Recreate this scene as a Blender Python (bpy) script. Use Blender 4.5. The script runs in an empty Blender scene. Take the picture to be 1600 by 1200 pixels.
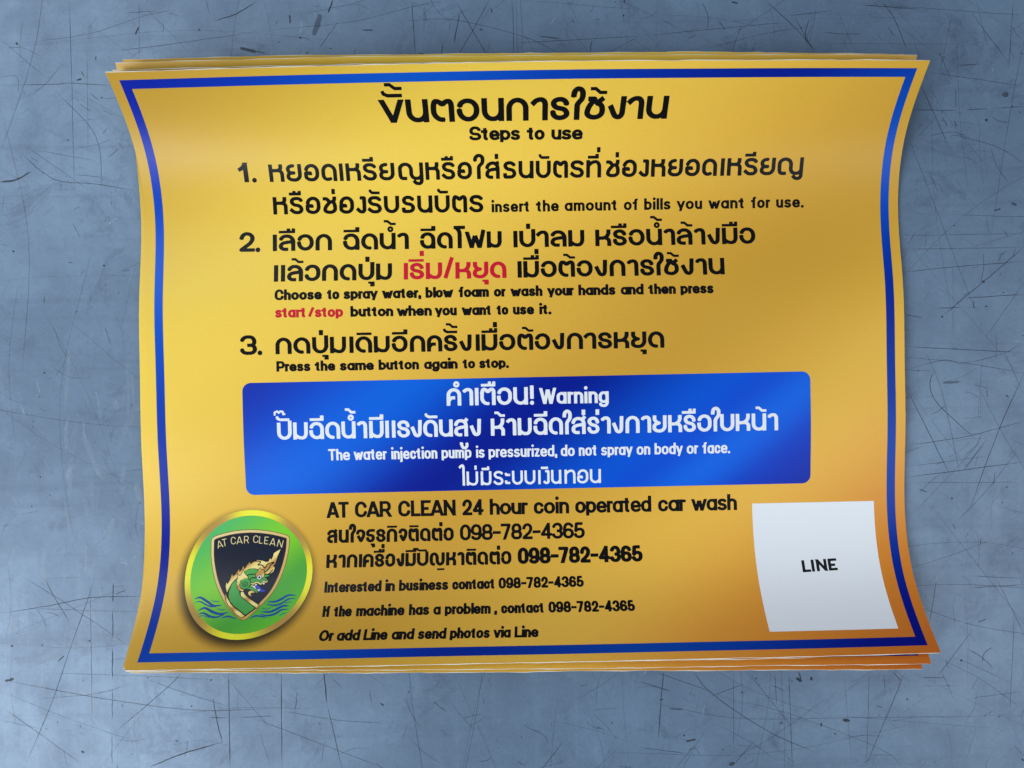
import bpy, math, random
import numpy as np

# ================================================================ camera, world, lamps, exposure
scn = bpy.context.scene
COL = scn.collection
MM = 0.001

cam_d = bpy.data.cameras.new('camera'); cam = bpy.data.objects.new('camera', cam_d); COL.objects.link(cam)
cam_d.sensor_width = 36.0; cam_d.lens = 36.0*1160/1600; cam_d.clip_start = 0.01; cam_d.clip_end = 50
def _rot(rx, ry, rz):
    c, s = math.cos(rz), math.sin(rz); cx, sx = math.cos(rx), math.sin(rx); cy, sy = math.cos(ry), math.sin(ry)
    Rz = np.array([[c,-s,0],[s,c,0],[0,0,1]]); Rx = np.array([[1,0,0],[0,cx,-sx],[0,sx,cx]]); Ry = np.array([[cy,0,sy],[0,1,0],[-sy,0,cy]])
    return (Ry@Rx@Rz).T
from mathutils import Matrix, Vector
def place_camera(tx, ty, d, rx, ry, rz):
    cam.matrix_world = Matrix.Translation((tx, ty, d)) @ Matrix(_rot(rx, ry, rz).tolist()).to_4x4()
scn.camera = cam
CAMERA = (-0.00629, -0.006064, 0.290179, 0.004786, 0.002787, 0.020829)
place_camera(*CAMERA)

world = bpy.data.worlds.new('World'); scn.world = world; world.use_nodes = True
world.node_tree.nodes['Background'].inputs[0].default_value = (0.60, 0.76, 1.0, 1)
world.node_tree.nodes['Background'].inputs[1].default_value = 0.20

def window_light(name, loc, target, sx, sy, power, col):
    L = bpy.data.lights.new(name, 'AREA'); L.shape = 'RECTANGLE'; L.size = sx; L.size_y = sy; L.energy = power; L.color = col
    o = bpy.data.objects.new(name, L); COL.objects.link(o); o.location = loc
    o.rotation_euler = (Vector(target)-Vector(loc)).to_track_quat('-Z', 'Y').to_euler()
    return o
window_light('doorway_light', (-1.10, -0.80, 1.15), (-.05, 0, 0), 1.0, 0.9, 24, (0.89, 0.95, 1.0))
window_light('side_window_light', (-1.05, 0.75, 1.30), (-.05, 0, 0), 0.9, 0.8, 10, (0.86, 0.94, 1.0))
window_light('right_window_light', (1.35, -0.55, 1.6), (0, 0, 0), 1.0, 1.0, 10, (0.97, 0.98, 1.0))

scn.view_settings.view_transform = 'Standard'; scn.view_settings.look = 'None'
scn.view_settings.exposure = 0.0; scn.view_settings.gamma = 1.0

# ================================================================ measured data (millimetres on the sheet / on the table)
LINES = [('title_lettering', 'black', 'sheet', [('ขั้นตอนก', 'B', -51.72, 2.66, 92.93, 92.7, 8.39, 0.25, 0.205, 0.09, 0), ('ารใช้งาน', 'B', 3.53, 54.09, 92.7, 92.65, 8.44, 0.25, 0.205, 0.09, 0)]), ('subtitle_lettering', 'black', 'sheet', [('Steps', 'L', -19.66, -0.52, 85.99, 85.78, 3.7, 0.35, 0.28, 0.02, 0), ('to', 'L', 1.96, 8.67, 85.75, 85.68, 3.7, 0.35, 0.28, 0.02, 0), ('use', 'L', 11.18, 23.03, 85.66, 85.54, 3.71, 0.35, 0.28, 0.02, 0)]), ('step_number', 'black', 'sheet', [('1', 'L', -108.59, -104.9, 72.54, 72.53, 5.26, 0.34, 0.24, 0, 0), ('.', 'L', -103.58, -101.86, 72.53, 72.53, 5.26, 0.3, 0.24, 0, 0)]), ('step_lettering', 'black', 'sheet', [('หยอดเหรีย', 'A', -96.93, -48.82, 72.42, 72.08, 6.42, 0.23, 0.195, 0.12, 0), ('ญหรือใส่', 'A', -47.47, -8.53, 72.07, 71.84, 6.42, 0.23, 0.195, 0.12, 0), ('ธนบัตรที่', 'A', -7.25, 30.44, 71.83, 71.63, 6.43, 0.23, 0.195, 0.12, 0), ('ช่องหยอด', 'A', 32.26, 75.1, 71.62, 71.44, 6.46, 0.23, 0.195, 0.12, 0), ('เหรียญ', 'A', 76.46, 108.49, 71.43, 71.31, 6.5, 0.23, 0.195, 0.12, 0)]), ('step_lettering', 'black', 'sheet', [('หรือช่อง', 'A', -96.56, -60.46, 60.24, 59.88, 6.58, 0.23, 0.195, 0.12, 0), ('รับ', 'A', -59.92, -47.69, 59.88, 59.76, 6.58, 0.23, 0.195, 0.12, 0), ('ธนบัตร', 'A', -46.77, -15.19, 59.75, 59.46, 6.59, 0.23, 0.195, 0.12, 0)]), ('translation_lettering', 'black', 'sheet', [('insert', 'L', -11.98, 2.85, 59.37, 59.31, 3.21, 0.315, 0.265, 0.14, 0), ('the', 'L', 5.14, 14.07, 59.3, 59.27, 3.21, 0.315, 0.265, 0.14, 0), ('amount', 'L', 16.31, 36.9, 59.26, 59.19, 3.22, 0.315, 0.265, 0.14, 0), ('of', 'L', 39.29, 44.98, 59.18, 59.16, 3.21, 0.315, 0.265, 0.14, 0), ('bills', 'L', 47.17, 57.42, 59.15, 59.11, 3.22, 0.315, 0.265, 0.14, 0), ('you', 'L', 59.91, 69.74, 59.11, 59.07, 3.22, 0.315, 0.265, 0.14, 0), ('want', 'L', 72.23, 86.36, 59.07, 59.02, 3.23, 0.315, 0.265, 0.14, 0), ('for', 'L', 88.76, 96.19, 59.01, 58.99, 3.23, 0.315, 0.265, 0.14, 0), ('use.', 'L', 98.54, 109.25, 58.98, 58.95, 3.23, 0.315, 0.265, 0.14, 0)]), ('step_number', 'black', 'sheet', [('2', 'L', -110.14, -104.01, 46.0, 45.96, 5.63, 0.3, 0.24, 0, 0), ('.', 'L', -103.69, -101.85, 45.95, 45.94, 5.63, 0.3, 0.24, 0, 0)]), ('step_lettering', 'black', 'sheet', [('เลือก', 'B', -97.09, -74.12, 46.0, 45.88, 6.5, 0.252, 0.205, 0.09, 0), ('ฉีดน้ำ', 'B', -69.9, -44.33, 45.85, 45.73, 6.5, 0.252, 0.205, 0.09, 0), ('ฉีดโฟม', 'B', -40.06, -8.32, 45.7, 45.55, 6.51, 0.252, 0.205, 0.09, 0), ('เป่าลม', 'B', -3.83, 23.74, 45.53, 45.39, 6.51, 0.252, 0.205, 0.09, 0), ('หรือน้ำ', 'B', 27.94, 59.02, 45.37, 45.23, 6.52, 0.252, 0.205, 0.09, 0), ('ล้าง', 'B', 59.52, 76.46, 45.22, 45.15, 6.54, 0.252, 0.205, 0.09, 0), ('มือ', 'B', 77.16, 90.16, 45.14, 45.08, 6.54, 0.252, 0.205, 0.09, 0)]), ('step_lettering', 'black', 'sheet', [('แล้วกด', 'B', -96.56, -64.71, 33.93, 33.8, 6.54, 0.252, 0.205, 0.09, 0), ('ปุ่ม', 'B', -63.94, -50.94, 33.79, 33.74, 6.54, 0.252, 0.205, 0.09, 0)]), ('step_lettering', 'black', 'sheet', [('เมื่อต้อง', 'B', -2.47, 32.25, 33.53, 33.39, 6.55, 0.252, 0.205, 0.09, 0), ('การ', 'B', 33.09, 50.35, 33.38, 33.31, 6.55, 0.252, 0.205, 0.09, 0), ('ใช้งาน', 'B', 50.18, 77.6, 33.31, 33.2, 6.56, 0.252, 0.205, 0.09, 0)]), ('red_button_lettering', 'red', 'sheet', [('เริ่ม', 'B', -46.42, -31.58, 33.72, 33.66, 6.54, 0.252, 0.205, 0.09, 0), ('/', 'B', -31.19, -26.93, 33.65, 33.64, 6.55, 0.24, 0.2, 0, 0), ('หยุด', 'B', -26.49, -6.75, 33.63, 33.55, 6.55, 0.252, 0.205, 0.09, 0)]), ('translation_lettering', 'black', 'sheet', [('Choose', 'L', -96.24, -78.04, 26.68, 26.6, 3.06, 0.365, 0.3, 0.03, 0), ('to', 'L', -76.07, -71.31, 26.59, 26.56, 3.06, 0.365, 0.3, 0.03, 0), ('spray', 'L', -69.68, -56.57, 26.56, 26.5, 3.06, 0.365, 0.3, 0.03, 0), ('water,', 'L', -54.8, -39.91, 26.49, 26.42, 3.07, 0.365, 0.3, 0.03, 0), ('blow', 'L', -38.13, -27.5, 26.41, 26.36, 3.06, 0.365, 0.3, 0.03, 0), ('foam', 'L', -25.38, -13.67, 26.35, 26.3, 3.07, 0.365, 0.3, 0.03, 0), ('or', 'L', -11.77, -7.3, 26.29, 26.27, 3.06, 0.365, 0.3, 0.03, 0), ('wash', 'L', -5.33, 6.96, 26.26, 26.2, 3.06, 0.365, 0.3, 0.03, 0), ('your', 'L', 8.86, 19.0, 26.19, 26.15, 3.06, 0.365, 0.3, 0.03, 0), ('hands', 'L', 20.78, 35.12, 26.14, 26.07, 3.07, 0.365, 0.3, 0.03, 0), ('and', 'L', 37.12, 45.98, 26.06, 26.02, 3.07, 0.365, 0.3, 0.03, 0), ('then', 'L', 47.76, 58.4, 26.01, 25.96, 3.06, 0.365, 0.3, 0.03, 0), ('press', 'L', 60.18, 72.98, 25.96, 25.9, 3.06, 0.365, 0.3, 0.03, 0)]), ('translation_lettering', 'black', 'sheet', [('button', 'L', -67.13, -50.63, 19.7, 19.57, 3.03, 0.365, 0.3, 0.03, 0), ('when', 'L', -49.23, -35.78, 19.56, 19.46, 3.04, 0.365, 0.3, 0.03, 0), ('you', 'L', -34.57, -26.2, 19.45, 19.38, 3.03, 0.365, 0.3, 0.03, 0), ('want', 'L', -24.23, -12.75, 19.37, 19.28, 3.04, 0.365, 0.3, 0.03, 0), ('to', 'L', -10.85, -6.36, 19.26, 19.23, 3.03, 0.365, 0.3, 0.03, 0), ('use', 'L', -4.61, 3.59, 19.22, 19.15, 3.04, 0.365, 0.3, 0.03, 0), ('it.', 'L', 5.59, 10.13, 19.14, 19.1, 3.03, 0.365, 0.3, 0.03, 0)]), ('red_button_lettering', 'red', 'sheet', [('start', 'L', -96.07, -84.11, 19.93, 19.84, 3.04, 0.355, 0.29, 0.05, 0), ('/', 'L', -83.5, -80.89, 19.83, 19.81, 3.04, 0.355, 0.29, 0.05, 0), ('stop', 'L', -80.79, -69.96, 19.81, 19.72, 3.03, 0.355, 0.29, 0.05, 0)]), ('step_number', 'black', 'sheet', [('3', 'L', -109.87, -103.3, 5.86, 5.84, 5.51, 0.3, 0.24, 0, 0), ('.', 'L', -103.08, -101.21, 5.84, 5.83, 5.51, 0.3, 0.24, 0, 0)]), ('step_lettering', 'black', 'sheet', [('กด', 'B', -96.25, -82.81, 5.88, 5.83, 6.37, 0.252, 0.205, 0.09, 0), ('ปุ่ม', 'B', -82.12, -69.05, 5.82, 5.78, 6.37, 0.252, 0.205, 0.09, 0), ('เดิม', 'B', -67.79, -52.23, 5.77, 5.71, 6.37, 0.252, 0.205, 0.09, 0), ('อี', 'B', -51.54, -45.38, 5.71, 5.69, 6.37, 0.252, 0.205, 0.09, 0), ('กครั้ง', 'B', -44.54, -20.67, 5.68, 5.59, 6.37, 0.252, 0.205, 0.09, 0), ('เมื่อ', 'B', -19.19, -3.88, 5.59, 5.53, 6.38, 0.252, 0.205, 0.09, 0), ('ต้อง', 'B', -3.21, 14.99, 5.53, 5.46, 6.38, 0.252, 0.205, 0.09, 0), ('การ', 'B', 15.92, 33.41, 5.46, 5.39, 6.38, 0.252, 0.205, 0.09, 0), ('หยุด', 'B', 33.98, 53.52, 5.39, 5.31, 6.38, 0.252, 0.205, 0.09, 0)]), ('translation_lettering', 'black', 'sheet', [('Press', 'L', -96.09, -82.98, -0.83, -0.88, 2.94, 0.365, 0.3, 0.03, 0), ('the', 'L', -81.36, -73.43, -0.89, -0.92, 2.93, 0.365, 0.3, 0.03, 0), ('same', 'L', -71.68, -58.54, -0.93, -0.98, 2.93, 0.365, 0.3, 0.03, 0), ('button', 'L', -56.77, -41.19, -0.99, -1.05, 2.93, 0.365, 0.3, 0.03, 0), ('again', 'L', -39.27, -26.3, -1.06, -1.11, 2.93, 0.365, 0.3, 0.03, 0), ('to', 'L', -24.4, -19.57, -1.12, -1.14, 2.94, 0.365, 0.3, 0.03, 0), ('stop.', 'L', -18.01, -6.79, -1.14, -1.19, 2.94, 0.365, 0.3, 0.03, 0)]), ('lettering', 'white', 'panel', [('คำเตือน!', 'B', -30.83, 2.67, -15.32, -15.5, 6.73, 0.21, 0.18, 0.09, 0)]), ('lettering', 'white', 'panel', [('Warning', 'L', 4.97, 31.66, -15.39, -15.5, 4.49, 0.27, 0.22, 0.09, 0)]), ('lettering', 'white', 'panel', [('ปั๊ม', 'B', -96.42, -84.58, -27.12, -27.14, 6.63, 0.21, 0.18, 0.09, 0), ('ฉีดน้ำ', 'B', -83.99, -61.72, -27.14, -27.18, 6.63, 0.21, 0.18, 0.09, 0), ('มีแร', 'B', -60.93, -45.24, -27.18, -27.21, 6.63, 0.21, 0.18, 0.09, 0), ('งดันสูง', 'B', -45.12, -17.79, -27.21, -27.25, 6.64, 0.21, 0.18, 0.09, 0), ('ห้าม', 'B', -14.04, 1.74, -27.26, -27.29, 6.63, 0.21, 0.18, 0.09, 0), ('ฉีด', 'B', 2.43, 13.8, -27.29, -27.31, 6.64, 0.21, 0.18, 0.09, 0), ('ใส่', 'B', 13.7, 22.54, -27.31, -27.32, 6.63, 0.21, 0.18, 0.09, 0), ('ร่าง', 'B', 23.21, 37.15, -27.32, -27.35, 6.63, 0.21, 0.18, 0.09, 0), ('กาย', 'B', 37.94, 53.81, -27.35, -27.37, 6.64, 0.21, 0.18, 0.09, 0), ('หรือ', 'B', 54.38, 71.19, -27.37, -27.4, 6.64, 0.21, 0.18, 0.09, 0), ('ใบหน้า', 'B', 70.97, 96.9, -27.4, -27.45, 6.64, 0.21, 0.18, 0.09, 0)]), ('lettering', 'white', 'panel', [('The', 'L', -77.03, -68.7, -35.56, -35.58, 3.24, 0.26, 0.22, 0.09, 0), ('water', 'L', -67.17, -54.48, -35.59, -35.62, 3.24, 0.26, 0.22, 0.09, 0), ('injection', 'L', -52.7, -34.95, -35.63, -35.67, 3.25, 0.26, 0.22, 0.09, 0), ('pump', 'L', -33.29, -21.79, -35.68, -35.7, 3.25, 0.26, 0.22, 0.09, 0), ('is', 'L', -19.96, -16.67, -35.71, -35.72, 3.25, 0.26, 0.22, 0.09, 0), ('pressurized,', 'L', -15.13, 11.4, -35.72, -35.79, 3.25, 0.26, 0.22, 0.09, 0), ('do', 'L', 12.81, 18.16, -35.79, -35.81, 3.25, 0.26, 0.22, 0.09, 0), ('not', 'L', 19.77, 26.9, -35.81, -35.83, 3.25, 0.26, 0.22, 0.09, 0), ('spray', 'L', 28.41, 40.52, -35.83, -35.87, 3.25, 0.26, 0.22, 0.09, 0), ('on', 'L', 42.16, 47.41, -35.87, -35.88, 3.25, 0.26, 0.22, 0.09, 0), ('body', 'L', 49.07, 59.97, -35.89, -35.92, 3.25, 0.26, 0.22, 0.09, 0), ('or', 'L', 61.54, 65.95, -35.92, -35.93, 3.26, 0.26, 0.22, 0.09, 0), ('face.', 'L', 67.61, 78.29, -35.94, -35.96, 3.25, 0.26, 0.22, 0.09, 0)]), ('lettering', 'white', 'panel', [('ไม่', 'A', -27.06, -19.4, -46.53, -46.54, 5.5, 0.17, 0.16, 0.12, 0), ('มี', 'A', -18.38, -14.24, -46.54, -46.55, 5.5, 0.17, 0.16, 0.12, 0), ('ระ', 'A', -13.42, -6.97, -46.55, -46.56, 5.5, 0.17, 0.16, 0.12, 0), ('บบ', 'A', -6.27, 2.79, -46.56, -46.58, 5.49, 0.17, 0.16, 0.12, 0), ('เงิน', 'A', 3.9, 12.86, -46.58, -46.6, 5.5, 0.17, 0.16, 0.12, 0), ('ทอน', 'A', 14.08, 28.21, -46.6, -46.62, 5.5, 0.17, 0.16, 0.12, 0)]), ('contact_lettering', 'black', 'sheet', [('AT', 'L', -78.39, -69.87, -58.03, -58.05, 4.51, 0.29, 0.25, 0.02, 0), ('CAR', 'L', -67.49, -53.38, -58.05, -58.08, 4.51, 0.29, 0.25, 0.02, 0), ('CLEAN', 'L', -50.72, -28.39, -58.08, -58.12, 4.52, 0.29, 0.25, 0.02, 0), ('24', 'L', -25.88, -17.56, -58.12, -58.14, 4.52, 0.29, 0.25, 0.02, 0), ('hour', 'L', -15.17, -0.36, -58.14, -58.17, 4.56, 0.28, 0.24, 0.02, 0), ('coin', 'L', 1.93, 15.65, -58.17, -58.19, 4.56, 0.28, 0.24, 0.02, 0), ('operated', 'L', 18.01, 47.59, -58.2, -58.25, 4.56, 0.28, 0.24, 0.02, 0), ('car', 'L', 50.23, 61.03, -58.26, -58.28, 4.57, 0.28, 0.24, 0.02, 0), ('wash', 'L', 63.27, 80.9, -58.28, -58.31, 4.57, 0.28, 0.24, 0.02, 0)]), ('contact_lettering', 'black', 'sheet', [('สน', 'B', -78.33, -69.95, -67.66, -67.67, 5.07, 0.255, 0.215, 0.09, 0), ('ใจ', 'B', -69.95, -63.53, -67.67, -67.68, 5.07, 0.255, 0.215, 0.09, 0), ('ธุร', 'B', -63.31, -55.67, -67.68, -67.69, 5.07, 0.255, 0.215, 0.09, 0), ('กิจ', 'B', -55.33, -47.22, -67.69, -67.7, 5.07, 0.255, 0.215, 0.09, 0), ('ติด', 'B', -46.9, -38.29, -67.7, -67.71, 5.07, 0.255, 0.215, 0.09, 0), ('ต่อ', 'B', -37.87, -29.29, -67.71, -67.73, 5.07, 0.255, 0.215, 0.09, 0), ('098-782-4365', 'L', -26.89, 21.46, -67.73, -67.81, 4.48, 0.27, 0.24, 0.0, 0)]), ('contact_lettering', 'black', 'sheet', [('หาก', 'B', -78.41, -66.45, -77.02, -77.02, 5.01, 0.255, 0.215, 0.09, 0), ('เครื่', 'B', -65.91, -56.1, -77.02, -77.02, 5.01, 0.255, 0.215, 0.09, 0), ('อง', 'B', -55.78, -48.38, -77.02, -77.02, 5.01, 0.255, 0.215, 0.09, 0), ('มี', 'B', -48.01, -43.92, -77.02, -77.02, 5.01, 0.255, 0.215, 0.09, 0), ('ปัญ_', 'B', -43.58, -32.83, -77.02, -77.02, 5.01, 0.255, 0.215, 0.09, 0), ('หา', 'B', -32.34, -25.21, -77.02, -77.02, 5.01, 0.255, 0.215, 0.09, 0), ('ติด', 'B', -24.79, -16.14, -77.02, -77.02, 5.01, 0.255, 0.215, 0.09, 0), ('ต่อ', 'B', -15.64, -7.16, -77.02, -77.02, 5.0, 0.255, 0.215, 0.09, 0), ('098-782-4365', 'L', -4.7, 43.41, -77.03, -77.05, 4.5, 0.34, 0.28, 0.0, 0)]), ('contact_lettering', 'black', 'sheet', [('Interested', 'L', -78.51, -56.81, -86.19, -86.14, 3.03, 0.34, 0.285, 0.03, 0), ('in', 'L', -55.35, -51.7, -86.14, -86.13, 3.02, 0.34, 0.285, 0.03, 0), ('business', 'L', -50.16, -31.39, -86.13, -86.09, 3.03, 0.34, 0.285, 0.03, 0), ('contact', 'L', -29.87, -13.53, -86.08, -86.05, 3.03, 0.34, 0.285, 0.03, 0), ('098-782-4365', 'L', -12.21, 20.18, -86.05, -85.99, 3.02, 0.34, 0.285, 0.03, 0)]), ('contact_lettering', 'black', 'sheet', [('If', 'L', -78.22, -75.34, -95.25, -95.25, 3.04, 0.34, 0.285, 0.03, 0), ('the', 'L', -74.03, -67.29, -95.25, -95.26, 3.04, 0.34, 0.285, 0.03, 0), ('machine', 'L', -65.64, -47.55, -95.26, -95.28, 3.04, 0.34, 0.285, 0.03, 0), ('has', 'L', -45.89, -38.3, -95.28, -95.29, 3.04, 0.34, 0.285, 0.03, 0), ('a', 'L', -36.77, -33.99, -95.3, -95.3, 3.04, 0.34, 0.285, 0.03, 0), ('problem', 'L', -32.48, -15.28, -95.3, -95.33, 3.04, 0.34, 0.285, 0.03, 0), (',', 'L', -14.06, -12.81, -95.33, -95.33, 3.03, 0.34, 0.285, 0.03, 0), ('contact', 'L', -11.37, 4.82, -95.34, -95.37, 3.03, 0.34, 0.285, 0.03, 0), ('098-782-4365', 'L', 6.36, 38.71, -95.37, -95.44, 3.04, 0.34, 0.285, 0.03, 0)]), ('contact_lettering', 'black', 'sheet', [('Or', 'L', -78.38, -73.09, -104.25, -104.26, 3.02, 0.34, 0.285, 0.03, 0.06), ('add', 'L', -71.8, -63.34, -104.26, -104.27, 3.01, 0.34, 0.285, 0.03, 0.06), ('Line', 'L', -62.02, -53.24, -104.27, -104.29, 3.02, 0.34, 0.285, 0.03, 0.06), ('and', 'L', -51.71, -43.47, -104.29, -104.31, 3.01, 0.34, 0.285, 0.03, 0.06), ('send', 'L', -42.06, -31.69, -104.31, -104.34, 3.02, 0.34, 0.285, 0.03, 0.06), ('photos', 'L', -30.33, -15.68, -104.34, -104.38, 3.01, 0.34, 0.285, 0.03, 0.06), ('via', 'L', -14.34, -8.0, -104.38, -104.4, 3.01, 0.34, 0.285, 0.03, 0.06), ('Line', 'L', -6.62, 2.16, -104.4, -104.43, 3.02, 0.34, 0.285, 0.03, 0.06)]), ('lettering', 'ink', 'code', [('LINE', 'L', 104.19, 117.71, -82.38, -81.87, 3.25, 0.34, 0.28, 0.09, 0)])]
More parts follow.
